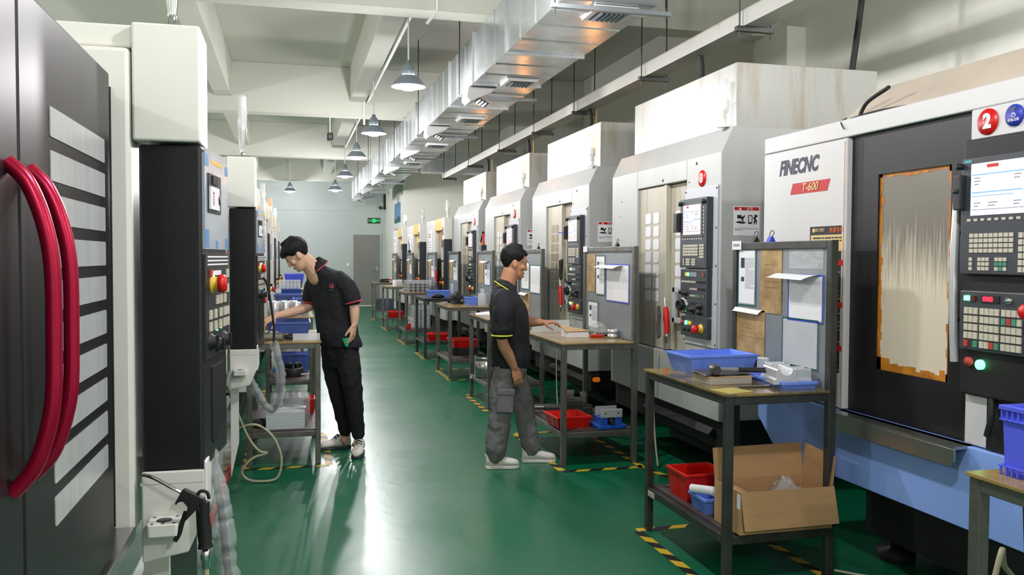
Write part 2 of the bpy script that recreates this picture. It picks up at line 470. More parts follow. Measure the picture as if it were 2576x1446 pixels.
# ------------------------------------------------------------------ pendant lamps
def pendant(x, y, z, label, top=ZC, lit=True, k=1.0):
    t = thing('pendant_lamp', label, 'lamp', (x, y, z), 0, 'bell shaped pendant lamps over the aisle')
    MB().lathe([(.172, 0), (.168, .012), (.155, .032), (.126, .068), (.09, .095), (.068, .108), (.066, .112), (.088, .1), (.123, .073), (.15, .037), (.164, .012), (.169, 0)], n=28, cap=False).build('lamp_shade', M_shade, t)
    MB().lathe([(.06, .115), (.066, .125), (.066, .17), (.05, .19), (.05, .215), (.028, .225), (.024, .26), (.001, .262)], n=18).build('lamp_housing', M_shade, t)
    MB().lathe([(.001, -.04), (.06, -.03), (.1, -.004), (.108, .03), (.07, .07), (.03, .1), (.001, .105)], n=18).build('bulb', M_bulb if lit else M_ledy, t)
    MB().cyl((0, 0, .26), (0, 0, top - z), .008, n=8).build('lamp_rod', M_white, t)
    MB().lathe([(.05, 0), (.05, -.02), (.015, -.05)], (0, 0, top - z), n=14).build('ceiling_rose', M_char if abs(y - 11.97) < .5 else M_white, t)
    if lit:
        ld = bpy.data.lights.new('lamp_light', 'POINT'); ld.shadow_soft_size = .06; ld.energy = LAMP_W * k; ld.color = (1.0, .965, .985)
        lo = bpy.data.objects.new('lamp_light', ld); COL.objects.link(lo); lo.parent = t; lo.location = (0, 0, -.11)
    return t
LN = ['pendant lamp behind the viewer over the aisle', 'pendant lamp nearest the viewer, above the near workbench', 'pendant lamp just above the man in grey trousers',
      'largest bell shaped pendant lamp in view, left of the duct', 'second bell shaped pendant lamp back, on a long white rod',
      'third bell shaped pendant lamp back along the duct', 'fourth bell shaped pendant lamp back along the duct', 'smallest lit bell pendant lamp, nearest the duct end']
for (x, y), l in zip(AISLE_LAMPS, LN):
    pendant(x, y, 3.25 if y < 20 else 3.18, l)
pendant(-.02, 25.2, 3.4, 'dark dim pendant lamp hanging alone left of the lamp row')
for i, y in enumerate((-1, 4, 9, 14, 19)):  # unseen row, added to give fill light from the left
    pendant(-3.4, y, 3.25, ['first', 'second', 'third', 'fourth', 'fifth'][i] + ' pendant lamp over the machines on the left side')

for i, (x, y) in enumerate(((4.05, 3.0), (3.9, -1.2))):  # out of view, added to brighten the right wall and tank sides
    pendant(x, y, 3.3, ['pendant lamp over the white and blue machine, out of the aisle', 'pendant lamp behind the viewer near the right wall'][i], k=.55)

# conduits
o = MB().tube([(1.17, 7.95, 3.95), (1.17, 19.5, 3.95)], .02).build('conduit_pipe', M_white)
tag(o, 'white conduit running under the long ceiling beam', 'pipe')
o = MB().tube([(1.12, 13.62, 4.05), (1.12, 13.62, 3.62)], .018).build('conduit_drop', M_white)
tag(o, 'short white conduit dropping down the second ceiling beam', 'pipe')
o = MB().tube([(1.27, 7.62, 4.2), (1.27, 7.62, 3.74), (1.2, 7.75, 3.66)], .014).build('conduit_elbow', M_white)
tag(o, 'thin white conduit with elbow on the nearest ceiling beam', 'pipe')
o = MB().tube([(2.86, 27.15, 4.4), (2.86, 27.15, 3.05)], .03).build('drain_pipe', M_black)
tag(o, 'black vertical pipe in the far right corner', 'pipe')

# ------------------------------------------------------------------ ventilation duct
DX0, DX1, DZ0, DZ1 = 1.727, 2.387, 3.244, 3.715
t = thing('ventilation_duct', 'long galvanised ventilation duct hanging over the aisle', 'duct', (0, 0, 0))
y = .4
k = 0
while y < 25.2:
    y2 = min(y + 1.3, 25.3)
    b = MB().box(DX0, DX1, y + .012, y2 - .012, DZ0, DZ1)
    n = 3
    for j in range(1, n):
        yy = y + (y2 - y) * j / n
        b.prism([(yy - .012, DZ0), (yy, DZ0 - .007), (yy + .012, DZ0)], 'x', DX0 + .01, DX1 - .01)
        b.prism([(DZ0 + .01, yy - .012), (DZ1 - .01, yy - .012), (DZ1 - .01, yy + .012), (DZ0 + .01, yy + .012)], 'z', 0, 0) if False else None
        b.box(DX0 - .005, DX0, yy - .006, yy + .006, DZ0 + .01, DZ1 - .01)
    b.build('duct_section', M_galv, t)
    f_ = MB()
    e = .018
    f_.box(DX0 - e, DX0, y - .012, y + .012, DZ0 - e, DZ1 + e); f_.box(DX1, DX1 + e, y - .012, y + .012, DZ0 - e, DZ1 + e)
    f_.box(DX0, DX1, y - .012, y + .012, DZ0 - e, DZ0); f_.box(DX0, DX1, y - .012, y + .012, DZ1, DZ1 + e)
    f_.build('flange', M_galv, t)
    y = y2; k += 1
def vent(parent, x, y, tilt):
    b = MB(); g = MB()
    w_ = .135
    if tilt:   # hood on the left lower corner of the duct
        b.prism([(DX0 - .02, DZ0 - .002), (DX0 + .27, DZ0 - .002), (DX0 + .22, DZ0 - .05), (DX0 + .0, DZ0 - .15), (DX0 - .035, DZ0 - .11)], 'y', y - .14, y + .14)
        rot = Matrix.Rotation(R(27), 3, 'Y')
        c = V((DX0 + .1, y, DZ0 - .108))
    else:
        b.box(x - .16, x + .16, y - .16, y + .16, DZ0 - .012, DZ0 - .001); b.box(x - .15, x + .15, y - .15, y + .15, DZ0 - .03, DZ0 - .012)
        rot = Matrix.Identity(3); c = V((x, y, DZ0 - .034))
    for j in range(6):
        off = rot @ V(((j - 2.5) * .034, 0, -.004))
        g.obox(c + off, (.02, .2, .008), rot @ Matrix.Rotation(R(35), 3, 'Y'))
    v = b.build('air_vent', M_vent, parent, bevel=.006)
    g2 = MB(); g2.obox(c + rot @ V((0, 0, .001)), (.22, .215, .004), rot); g2.build('vent_opening', M_black, v)
    g.build('vent_slats', M_slat, v)
for yv in (5.6, 8.0, 10.3, 12.8, 15.3): vent(t, 2.13, yv, False)
for yv in (4.0, 8.5, 11.1, 13.6, 16.2, 18.7, 21.3, 24.4): vent(t, 0, yv, True)
for i, y in enumerate((5.45, 8.75, 11.7, 14.5, 17.0, 19.5, 22.6)):
    u = thing('duct_hanger', ['first', 'second', 'third', 'fourth', 'fifth', 'sixth', 'seventh'][i] + ' rod and bar hanger under the long duct, counted from the near end', 'hanger', (0, y, 0), 0, 'duct hangers')
    MB().box(DX0 - .06, DX1 + .13, -.02, .02, DZ0 - .046, DZ0 - .019).build('hanger_bar', M_sheet, u)
    for x in (DX0 - .035, DX1 + .1):
        MB().cyl((x, 0, DZ0 - .08), (x, 0, ZC), .006, n=6).build('hanger_rod', M_steeld, u)
t = thing('branch_duct', 'galvanised cross duct branching right from the long duct', 'duct', (0, 0, 0))
x = DX1 + .005
while x < 4.7:
    x2 = min(x + .85, 4.74)
    b = MB().box(x + .01, x2 - .01, 17.1, 17.5, 3.26, 3.66)
    for j in (1, 2): b.box(x + (x2 - x) * j / 3 - .006, x + (x2 - x) * j / 3 + .006, 17.094, 17.1, 3.27, 3.65)
    b.build('duct_section', M_galv, t)
    MB().box(x - .01, x + .01, 17.085, 17.515, 3.245, 3.675).build('flange', M_galv, t)
    x = x2

# ------------------------------------------------------------------ cable tray, hangers, drops
t = thing('cable_tray', 'long grey metal cable tray above the right hand machines', 'cable tray', (0, 0, 0))
TX0, TX1 = 2.93, 3.1
b = MB(); b.box(TX0, TX1, -1, 16.9, 3.1, 3.108); b.box(TX0, TX0 + .006, -1, 16.9, 3.108, 3.2); b.box(TX1 - .006, TX1, -1, 16.9, 3.108, 3.2)
b.build('tray_channel', M_steel if False else mat('tray_grey', (182, 182, 174), .4, metal=.15), t)
MB().box(TX0 - .004, TX1 + .004, -1, 16.9, 3.2, 3.206).build('tray_cover', MATS['tray_grey'], t)
for i, y in enumerate((3.4, 5.2, 6.85, 8.65, 10.2, 12.0, 14.2, 16.6)):
    u = thing('tray_hanger', 'trapeze hanger number word'.replace('number word', ['one', 'two', 'three', 'four', 'five', 'six', 'seven', 'eight'][i]) + ' of the cable tray, counted from the near end', 'hanger', (0, y, 0), 0, 'cable tray hangers')
    MB().box(TX0 - .05, TX1 + .06, -.02, .02, 3.065, 3.098).build('hanger_bar', M_steeld, u)
    for x in (TX0 - .025, TX1 + .035):
        MB().cyl((x, 0, 3.02), (x, 0, ZC), .006, n=6).build('hanger_rod', M_steeld, u)
for i, (x, y, zt, lab) in enumerate(((3.05, 6.05, 3.1, 'black cable dropping from the tray onto the nearest grey machine'), (3.03, 8.5, 3.1, 'black cable dropping from the tray onto the second grey machine'),
                                     (3.03, 10.9, 3.1, 'black cable dropping from the tray onto the third grey machine'), (3.03, 13.3, 3.1, 'black cable dropping from the tray onto the farthest grey machine'))):
    o = MB().tube(spline([(x, y, zt), (x + .015, y, zt - .12), (x, y + .01, 2.83)]), .022).build('power_cable', M_rubber)
    tag(o, lab, 'cable', 'cables dropping from the tray')
    if i:
        o = MB().tube([(x + .08, y + .02, zt), (x + .08, y + .02, 2.83)], .008).build('air_hose', mat('amber_hose', (196, 150, 70), .4))
        tag(o, ['', 'thin amber hose beside the cable of the second grey machine', 'thin amber hose beside the cable of the third grey machine', 'thin amber hose beside the cable of the farthest grey machine'][i], 'hose', 'amber hoses dropping from the tray')
o = MB().tube(spline([(3.9, 5.25, 4.5), (3.9, 5.25, 3.6), (3.84, 5.3, 2.83)]), .022).build('power_cable', M_rubber)
tag(o, 'thick black cable hanging from the ceiling in front of the right wall', 'cable')
# ------------------------------------------------------------------ shared machine details
def beacon(parent, x, y, z, kind, h=1.0):
    b = MB()
    b.lathe([(.045, 0), (.045, .012), (.02, .016), (.016, .05), (.022, .055), (.018, .09), (.03, .1), (.036, .175), (.001, .18)], (x, y, z), n=16)
    bo = b.build('beacon', M_white, parent)
    m = {'off': M_clear, 'amber': M_amber, 'green': M_greenl, 'red': M_redl}[kind]
    MB().lathe([(.034, .176), (.032, .285), (.028, .31), (.001, .312)], (x, y, z), n=16).build('beacon_lens', m, bo)
    return bo
def keys(b, u0, u1, v0, v1, nu, nv, n=0.004, gap=.22, m=0, skip=()):
    du, dv = (u1 - u0) / nu, (v1 - v0) / nv
    for i in range(nu):
        for j in range(nv):
            if (i, j) in skip: continue
            b.box(u0 + i * du + du * gap / 2, u0 + (i + 1) * du - du * gap / 2, v0 + j * dv + dv * gap / 2, v0 + (j + 1) * dv - dv * gap / 2, 0, n, m)
def screen_lines(b, u0, u1, v0, v1, n, seed=1):
    r = random.Random(seed)
    H = v1 - v0; W = u1 - u0
    b.box(u0, u0 + W * .98, v1 - H * .22, v1 - H * .19, 0, n, 1)
    b.box(u0, u0 + W * .6, v0 + H * .42, v0 + H * .45, 0, n, 1)
    b.box(u0 + W * .62, u1, v0 + H * .48, v0 + H * .53, 0, n, 1)
    b.box(u0, u0 + W * .5, v0 + H * .35, v0 + H * .37, 0, n, 1)
    b.box(u0, u1, v0 + H * .08, v0 + H * .095, 0, n, 2)
    b.box(u0 + W * .18, u0 + W * .32, v1 - H * .08, v1 - H * .01, 0, n, 3)
    for k in range(6):
        vv = v1 - H * (.28 + .065 * k) if k < 3 else v0 + H * (.15 + .06 * (k - 3))
        for (a, c) in ((.03, .12), (.2, .34), (.5, .6), (.68, .9)):
            if r.random() < .75: b.box(u0 + W * a, u0 + W * (a + (c - a) * r.uniform(.6, 1)), vv, vv + H * .022, 0, n, 2)
def estop(parent, M, r=.026, name='emergency_stop', k=1.0):
    M = M @ Matrix.Diagonal((1, 1, k, 1))
    e = MB(M); e.lathe([(r * 1.15, 0), (r * 1.15, .006), (r * .75, .008), (r * .72, .03)], n=18); eo = e.build(name, M_yel, parent)
    e = MB(M); e.lathe([(r * .7, .028), (r * 1.0, .032), (r * 1.02, .048), (r * .85, .06), (.001, .062)], n=18); e.build('red_button', M_red, parent, label='red mushroom stop button')
    return eo
def badge(parent, M, num, r=.056):
    b = MB(M); b.lathe([(r, 0), (r, .005), (.001, .006)], n=28); bo = b.build('number_badge', M_red, parent)
    b = MB(M); b.text(num, 0, 0, r * 1.5, .0072, bold=.004); b.build('badge_number', M_paper, bo)
def rows_of_text(b, u0, u1, v0, v1, n, seed=3, h=.5, fill=.85, z=.0006):
    r = random.Random(seed); dv = (v1 - v0) / n
    for i in range(n):
        v = v1 - (i + 1) * dv
        e = u0 + (u1 - u0) * (1 if r.random() < fill else r.uniform(.3, .8))
        u = u0
        while u < e:
            l = min(e, u + (u1 - u0) * r.uniform(.05, .3))
            b.box(u, l, v, v + dv * h, 0, z); u = l + (u1 - u0) * .025
def danger_sticker(parent, M, w=.19, h=.19):
    s = MB(M); s.box(0, w, 0, h, 0, .001); so = s.build('danger_sticker', M_paper, parent)
    s = MB(M); s.box(.006, w - .006, h * .86, h * .975, .001, .0016); s.build('sticker_band', mat('sticker_red', (190, 24, 30), .5), so)
    s = MB(M); s.text('危 险', w * .62, h * .915, h * .1, .002); s.prism([(w * .19, h * .875), (w * .31, h * .875), (w * .25, h * .965)], 'z', .0016, .0022); s.build('sticker_lettering', M_paper, so)
    s = MB(M)
    s.box(w * .14, w * .3, h * .58, h * .7, .001, .002); s.box(w * .3, w * .38, h * .6, h * .64, .001, .002)
    s.prism([(w * .06, h * .44), (w * .36, h * .40), (w * .5, h * .45), (w * .2, h * .5)], 'z', .001, .002)
    s.prism([(w * .3, h * .6), (w * .42, h * .7), (w * .44, h * .67), (w * .36, h * .55), (w * .4, h * .48), (w * .35, h * .49), (w * .3, h * .53)], 'z', .001, .002)
    s.box(w * .56, w * .59, h * .4, h * .7, .001, .002); s.box(w * .59, w * .72, h * .67, h * .7, .001, .002); s.box(w * .69, w * .72, h * .45, h * .67, .001, .002); s.box(w * .59, w * .7, h * .4, h * .46, .001, .002)
    s.prism([(w * .8, h * .66), (w * .93, h * .7), (w * .94, h * .68), (w * .84, h * .6), (w * .9, h * .5), (w * .88, h * .38), (w * .85, h * .38), (w * .86, h * .5), (w * .78, h * .38), (w * .75, h * .38), (w * .8, h * .55), (w * .74, h * .58)], 'z', .001, .002)
    s.lathe([(.008, .001), (.008, .002), (.001, .002)], (w * .84, h * .69, 0), n=10)
    s.build('sticker_pictograms', M_black, so)
    s = MB(M @ Matrix.Translation((0, 0, .001))); rows_of_text(s, .01, w - .01, h * .17, h * .27, 2, 5); s.box(.006, w - .006, h * .285, h * .29, 0, .0006); s.build('sticker_text', M_inkg, so)

# ------------------------------------------------------------------ grey machining centres
def grey_machine(y0, label, num, bk, pane, seed, sticker=True, first=False):
    W, D = 1.94, 1.75
    t = thing('machining_centre', label, 'machine', (2.7, y0, 0), 0, 'grey machining centres')
    prof = [(0, .48), (D, .48), (D, 2.41), (.08, 2.41), (0, 2.24)]
    b = MB()
    b.prism(prof, 'y', 0, .5); b.prism(prof, 'y', 1.385, W)
    b.prism([(0, 2.1), (D, 2.1), (D, 2.41), (.08, 2.41), (0, 2.24)], 'y', .5, 1.385)
    b.box(0, D, .5, 1.385, .48, .86); b.box(.12, D, .5, 1.385, .86, 2.1)
    en = b.build('enclosure', M_grey, t, bevel=.006)
    b = MB(); b.box(.12, 1.18, .03, 1.74, 2.41, 2.83); b.build('top_tank', M_tank if first else M_tank, t, bevel=.004)
    b = MB(); b.box(.04, D, .02, W - .02, .29, .48); b.prism([(.2, .29), (.5, .12), (D, .12), (D, .29)], 'y', .1, W - .1)
    b.build('base_skirt', M_void, t)
    MB().box(.42, D - .05, .3, W - .3, .05, .13).build('chassis', M_black, t)
    for x in (.55, 1.5):
        for y in (.4, W - .4): MB().lathe([(.07, 0), (.08, .03), (.03, .04), (.03, .13)], (x, y, 0), n=12).build('levelling_foot', M_black, t)
    b = MB(); b.prism([(-.02, .38), (.02, .42), (.3, .2), (.28, .16)], 'y', .1, 1.2); b.build('chip_guard', M_void, t)
    # doors
    def door(ya, yb, xa, xb, cols, name):
        b = MB(); b.box(xa, xb, ya, yb, .866, 2.096)
        b.box(xa - .012, xa, ya, ya + .035, .866, 2.096)
        dd = b.build(name, M_doorb, t, bevel=.003)
        p = MB(frame((xa, 0, 0), '-x')); fr_ = MB(frame((xa, 0, 0), '-x'))
        for yc in cols:
            for k in range(7):
                v = 1.215 + k * .1
                p.rrect(-yc - .052, -yc + .052, v, v + .082, -.001, .003, .02)
        p.build('door_panes', pane, dd)
        return dd
    door(.85, 1.38, .02, .05, (1.205, 1.055), 'door')
    d2 = door(.5, .87, .05, .08, (.725, .59), 'door')
    b = MB(frame((.05, .52, 0), '-x'))
    b.rrect(-.2, -.16, 1.08, 1.34, .03, .05, .01); b.rrect(-.2, .02, 1.3, 1.34, .03, .05, .01); b.rrect(-.2, .02, 1.08, 1.12, .03, .05, .01); b.box(0, .02, 1.08, 1.34, 0, .05)
    b.build('door_handle', M_plate, d2, bevel=.004)
    # control panel on the near column;  u = .5 - y
    F = frame((0, .5, 0), '-x')
    b = MB(F); b.rrect(0, .48, .96, 2.03, 0, .012, .006); cp = b.build('control_panel', M_plate, t)
    b = MB(F)
    for u in (.015, .465):
        for v in (.98, 1.25, 1.5, 1.75, 2.01): b.sphere((u, v, .013), (.007, .007, .004), 8)
    b.build('panel_screws', M_black, cp)
    b = MB(F); b.box(.03, .42, 1.485, 1.955, .012, .06); b.box(.06, .37, 1.69, 1.925, .06, .064)
    b.build('display_unit', M_char, cp, bevel=.004)
    G = F @ Matrix.Translation((0, 0, .064))
    b = MB(G); b.box(.085, .345, 1.71, 1.912, 0, .002); b.build('display_screen', M_scrp, cp)
    b = MB(G @ Matrix.Translation((0, 0, .002))); screen_lines(b, .09, .34, 1.715, 1.907, .0006, seed); b.build('screen_readout', [M_inkg, M_scrb, M_inkg, M_red], cp)
    G = F @ Matrix.Translation((0, 0, .06))
    b = MB(G); keys(b, .065, .37, 1.672, 1.69, 9, 1, gap=.5); keys(b, .376, .392, 1.71, 1.9, 1, 8, gap=.35)
    keys(b, .08, .305, 1.565, 1.645, 9, 4); keys(b, .325, .39, 1.55, 1.645, 3, 5); keys(b, .08, .1, 1.5, 1.55, 1, 3); keys(b, .125, .185, 1.5, 1.55, 3, 3); keys(b, .21, .27, 1.5, 1.55, 3, 3)
    b.box(.06, .4, 1.493, 1.693, -.002, .0006, 1); b.box(.372, .4, 1.693, 1.91, -.002, .0006, 1)
    b.build('keypad', [M_key, M_char], cp)
    for u, v in ((.05, 1.925), (.395, 1.925)): MB(F).lathe([(.014, 0), (.016, .02), (.001, .024)], (u, v, .06), n=12).build('knurled_knob', M_black, cp)
    b = MB(F @ Matrix.Translation((.052, 1.942, .0605))); b.box(0, .03, 0, .008, 0, .001); b.build('maker_plate', mat('teal_plate', (70, 160, 160), .5), cp)
    b = MB(F); b.box(-.035, .045, 1.73, 1.865, .05, .085); b.box(.02, .04, 1.74, 1.855, .085, .095); b.build('drive_cover', M_char2, cp, bevel=.004)
    b = MB(F); b.box(.02, .415, 1.165, 1.475, .012, .05); b.build('operator_panel', M_char, cp, bevel=.004)
    G = F @ Matrix.Translation((0, 0, .05))
    b = MB(G); keys(b, .04, .26, 1.378, 1.4, 9, 1, gap=.4); keys(b, .17, .28, 1.33, 1.352, 4, 1, gap=.4); keys(b, .17, .25, 1.285, 1.305, 3, 1, gap=.4)
    b.build('mode_keys', M_key, cp)
    b = MB(G); keys(b, .27, .4, 1.378, 1.4, 5, 1, gap=.4); keys(b, .29, .4, 1.33, 1.352, 4, 1, gap=.4); b.box(.175, .28, 1.235, 1.25, 0, .002); b.build('dark_keys', M_black, cp)
    b = MB(G); b.box(.26, .28, 1.285, 1.305, 0, .005); b.box(.29, .31, 1.285, 1.305, 0, .005); b.box(.36, .38, 1.285, 1.305, 0, .005); b.build('green_keys', M_keyg, cp)
    b = MB(G); b.box(.325, .345, 1.285, 1.305, 0, .005); b.box(.36, .38, 1.43, 1.45, 0, .006); b.build('red_keys', M_keyr, cp)
    b = MB(G); b.box(.135, .155, 1.428, 1.452, 0, .006); b.build('lit_green_key', M_ledg, cp)
    b = MB(G); b.box(.1, .122, 1.428, 1.452, 0, .005); b.build('amber_key', M_ledy, cp)
    b = MB(G); b.box(.18, .27, 1.425, 1.455, 0, .003); b.build('status_display', M_inkg, cp)
    for u, v, r in ((.06, 1.315, .018), (.115, 1.31, .02), (.33, 1.228, .022), (.225, 1.2, .024), (.33, 1.187, .018)):
        MB(G).lathe([(r * 1.2, 0), (r * 1.1, .006), (r * .75, .01), (r * .7, .03), (.001, .032)], (u, v, 0), n=14).build('rotary_knob', M_black, cp)
    b = MB(G); b.lathe([(.056, 0), (.056, .012), (.04, .014)], (.085, 1.225, 0), n=24, cap=False); b.build('handwheel_ring', M_chrome, cp)
    b = MB(G); b.lathe([(.04, .004), (.042, .04), (.034, .05), (.02, .03), (.001, .028)], (.085, 1.225, 0), n=20); b.build('handwheel', M_black, cp)
    b = MB(F); b.box(.02, .415, 1.015, 1.148, .012, .045); b.build('stop_panel', M_char, cp, bevel=.004)
    G = F @ Matrix.Translation((0, 0, .045))
    for u, m_, nm in ((.05, M_keyr, 'red_push_button'), (.115, M_ledg, 'green_lit_button'), (.175, M_ledy, 'yellow_push_button')):
        MB(G).lathe([(.014, 0), (.015, .01), (.001, .014)], (u, 1.105, 0), n=14).build(nm, m_, cp)
    for u in (.09, .15, .215): MB(G).lathe([(.012, 0), (.012, .012), (.001, .013)], (u, 1.06, 0), n=10).build('key_switch', M_black, cp)
    estop(cp, G @ Matrix.Translation((.33, 1.075, 0)), .03)
    if num: badge(t, F @ Matrix.Translation((.235, 2.09, 0)), num)
    b = MB(frame((0, 0, 0), '-x'))
    for u, v, r in ((-.9, 2.13, .012), (-.35, 2.2, .012), (-1.72, 2.02, .005), (-1.75, 1.9, .004), (-.46, 2.08, .006)):
        b.lathe([(r, 0), (r * .8, .003), (.001, .004)], (u, v, 0), n=10)
    b.build('panel_plugs', M_char, t)
    if sticker: danger_sticker(t, frame((.09, -.001, 1.7), '-y'))
    beacon(t, .06, .09, 2.41, bk)
    return t
grey_machine(5.04, 'nearest grey machining centre, red badge 3 and unlit clear beacon', '3', 'off', M_glassw, 1, first=True)
grey_machine(7.58, 'second grey machining centre back, no round badge, lit amber beacon, right of the man', '', 'amber', M_glassd, 2)
grey_machine(10.06, 'third grey machining centre back, badge 5, behind the head of the man in grey trousers', '5', 'amber', M_glassw, 3)
grey_machine(12.46, 'farthest grey machining centre, badge 6, next to the yellow trimmed machines', '6', 'amber', M_glassd, 4)

# ------------------------------------------------------------------ machining centre with badge 2 at the right edge
def fine_machine():
    t = thing('machining_centre', 'white and blue machining centre with badge 2, black sliding door and rust edged window', 'machine', (2.7, 1.9, 0))
    # local: y = world y - 1.9 ; far edge 2.62
    E = 2.62; D = 1.75
    b = MB()
    b.box(0, D, 0, E, 2.16, 2.25)
    b.box(0, D, 1.845, E, .79, 2.157)
    b.box(.12, D, 0, 1.845, .79, 2.16)
    b.box(0, .12, .0, 1.04, 2.035, 2.16)
    b.box(.0, .12, .0, 1.04, .79, 1.0)
    b.build('enclosure', M_white2, t, bevel=.006)
    b = MB(); b.prism([(0, .44), (E - .22, .44), (E, .62), (E, .785), (0, .785)], 'x', -.02, D); b.build('lower_panel', M_periw, t, bevel=.005)
    b = MB(); b.prism([(1.04, .79), (1.85, .79), (1.85, .765), (1.86, .72), (1.82, .69), (1.06, .69), (1.02, .72), (1.02, .765)], 'x', -.075, -.02) if False else None
    b.box(-.08, .02, 1.0, 1.86, .772, .785); b.prism([(1.0, .772), (1.86, .772), (1.86, .725), (1.83, .70), (1.03, .70), (1.0, .725)], 'x', -.085, -.075)
    b.build('drip_sill', M_stain, t)
    b = MB(); b.box(.22, D, .05, 1.94, .13, .44); b.box(.3, D, .0, 2.1, .3, .44); b.build('base', M_void, t)
    for x in (.33, 1.5):
        for y in (.3, 1.84): MB().lathe([(.09, 0), (.1, .05), (.04, .06), (.04, .14)], (x, y, 0), n=14).build('levelling_foot', M_black, t)
    b = MB()
    ly = E - .55
    b.prism([(.1, 2.25), (.55, 2.25), (.55, 2.45), (.32, 2.45)], 'y', 0, ly - .0)
    b.build('roof_cover', label='beige canvas roof cover', mats=mat('beige_canvas', (196, 184, 168), .8, var=.06, scale=4), parent=t, bevel=.02)
    # door
    F = frame((.03, 1.845, 0), '-x')      # u = 1.845 - y
    b = MB(F); b.box(0, .2, .79, 2.155, -.03, .0); b.box(.67, .8, .79, 2.155, -.03, 0); b.box(.2, .67, .79, 1.02, -.03, 0); b.box(.2, .67, 1.955, 2.155, -.03, 0)
    dr = b.build('sliding_door', M_blackd, t)
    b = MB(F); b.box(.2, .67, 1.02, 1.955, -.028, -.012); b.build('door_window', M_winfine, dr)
    r = random.Random(4); b = MB(F)
    def edge(pts_fn, n, th):
        for i in range(n):
            a, c = i / n, (i + 1) / n
            h0, h1 = th * r.uniform(.6, 1.4), 0
            yield a, c, h0 * 1.35
    for a, c, h in edge(None, 16, .014): b.box(.2 + .47 * a, .2 + .47 * c, 1.955 - h, 1.955, -.0125, -.0105)
    for a, c, h in edge(None, 16, .022): b.box(.2 + .47 * a, .2 + .47 * c, 1.02, 1.02 + h * (1.6 if a < .3 or a > .85 else 1), -.0125, -.0105)
    for a, c, h in edge(None, 26, .016): b.box(.2, .2 + h, 1.02 + .935 * a, 1.02 + .935 * c, -.0125, -.0105)
    for a, c, h in edge(None, 26, .014): b.box(.67 - h, .67, 1.02 + .935 * a, 1.02 + .935 * c, -.0125, -.0105)
    b.build('rusty_rim', M_rust, dr, label='orange rust rim around the window')
    b = MB(F)
    b.tube(spline([(.765, 1.845, .05), (.765, 1.65, .06), (.765, 1.48, .064), (.765, 1.3, .06), (.765, 1.125, .05)], 5), .017, n=14)
    hd = b.build('door_handle', mat('bright_handle', (226, 226, 230), .2, metal=.5), dr, label='bright chrome bar handle')
    for v in (1.66, 1.3): MB(F).cyl((.765, v, 0), (.765, v, .06), .008).build('handle_post', M_black, dr)
    b = MB(F @ Matrix.Translation((-.035, 0, .02))); b.box(0, .03, .79, 2.15, -.06, .012); b.build('door_post', M_white2, t, bevel=.004)
    b = MB(F @ Matrix.Translation((-.018, 0, .0325))); b.box(0, .004, .8, 2.14, 0, .0005); b.build('rust_streak', M_rust, t)
    # lettering
    L = frame((0, E, 0), '-x')            # u = E - y
    b = MB(L); b.text('FINECNC', .345, 2.055, .112, .0012, shear=.28, bold=.0045, sx=.78); b.build('name_lettering', M_navyink, t)
    b = MB(L); b.prism([(.275, 1.905), (.615, 1.905), (.64, 1.965), (.30, 1.965)], 'z', 0, .0015); nb_ = b.build('model_plate', mat('sticker_red', (190, 24, 30), .5), t)
    b = MB(L); b.text('T-600', .46, 1.935, .062, .003, shear=.25, bold=.001); b.build('model_lettering', M_gold, nb_)
    # service sticker strip
    b = MB(L); b.box(.47, .765, 1.58, 1.72, 0, .0015); b.box(.655, .765, .97, 1.58, 0, .0015); st = b.build('service_sticker', M_black, t)
    b = MB(L @ Matrix.Translation((0, 0, .0015))); b.box(.48, .755, 1.59, 1.675, 0, .0006); b.build('sticker_panel', M_gold, st)
    for v in (1.345, 1.125): MB(L @ Matrix.Translation((0, 0, .0015))).box(.657, .763, v, v + .005, 0, .0006).build('sticker_rule', M_gold, st)
    b = MB(L @ Matrix.Translation((0, 0, .0021))); rows_of_text(b, .5, .745, 1.64, 1.67, 2, 8); rows_of_text(b, .5, .7, 1.6, 1.632, 2, 9); b.build('sticker_print', M_ink, st)
    b = MB(L @ Matrix.Translation((0, 0, .0015))); b.text('售服专线', .7, 1.696, .03, .0005); b.build('sticker_heading', mat('orange_ink', (224, 96, 28), .5), st)
    b = MB(L @ Matrix.Translation((0, 0, .0015))); b.text('精工数控', .56, 1.7, .02, .0005); b.lathe([(.013, 0), (.013, .001), (.001, .001)], (.505, 1.698, 0), n=14); b.build('sticker_emblem', M_gold, st)
    for v in (1.545, 1.33, 1.11): MB(L @ Matrix.Translation((0, 0, .0015))).box(.66, .762, v - .03, v, 0, .0006).build('sticker_red_band', M_red, st)
    b = MB(L @ Matrix.Translation((0, 0, .0015)))
    for v0, v1, n, s_ in ((1.36, 1.5, 7, 3), (1.14, 1.29, 7, 4), (.98, 1.07, 4, 5)): rows_of_text(b, .67, .75, v0, v1, n, s_, h=.3, fill=.3)
    b.build('sticker_small_print', M_inkg, st)
    # control panel, far edge y = 1.04 -> u from 0
    P = frame((0, 1.04, 0), '-x')
    b = MB(P); b.box(0, 1.0, 1.0, 2.035, -.1, .03); cp = b.build('control_cabinet', M_black, t, bevel=.008)
    b = MB(P); b.box(.02, .62, 1.49, 1.955, .03, .06); b.build('display_unit', M_char, cp, bevel=.005)
    G = P @ Matrix.Translation((0, 0, .06))
    b = MB(G); b.box(.075, .5, 1.725, 1.93, 0, .003); b.build('display_screen', M_scrw, cp)
    b = MB(G @ Matrix.Translation((0, 0, .003))); screen_lines(b, .08, .49, 1.73, 1.925, .0006, 11); b.build('screen_readout', [M_inkg, M_scrb, M_inkg, M_red], cp)
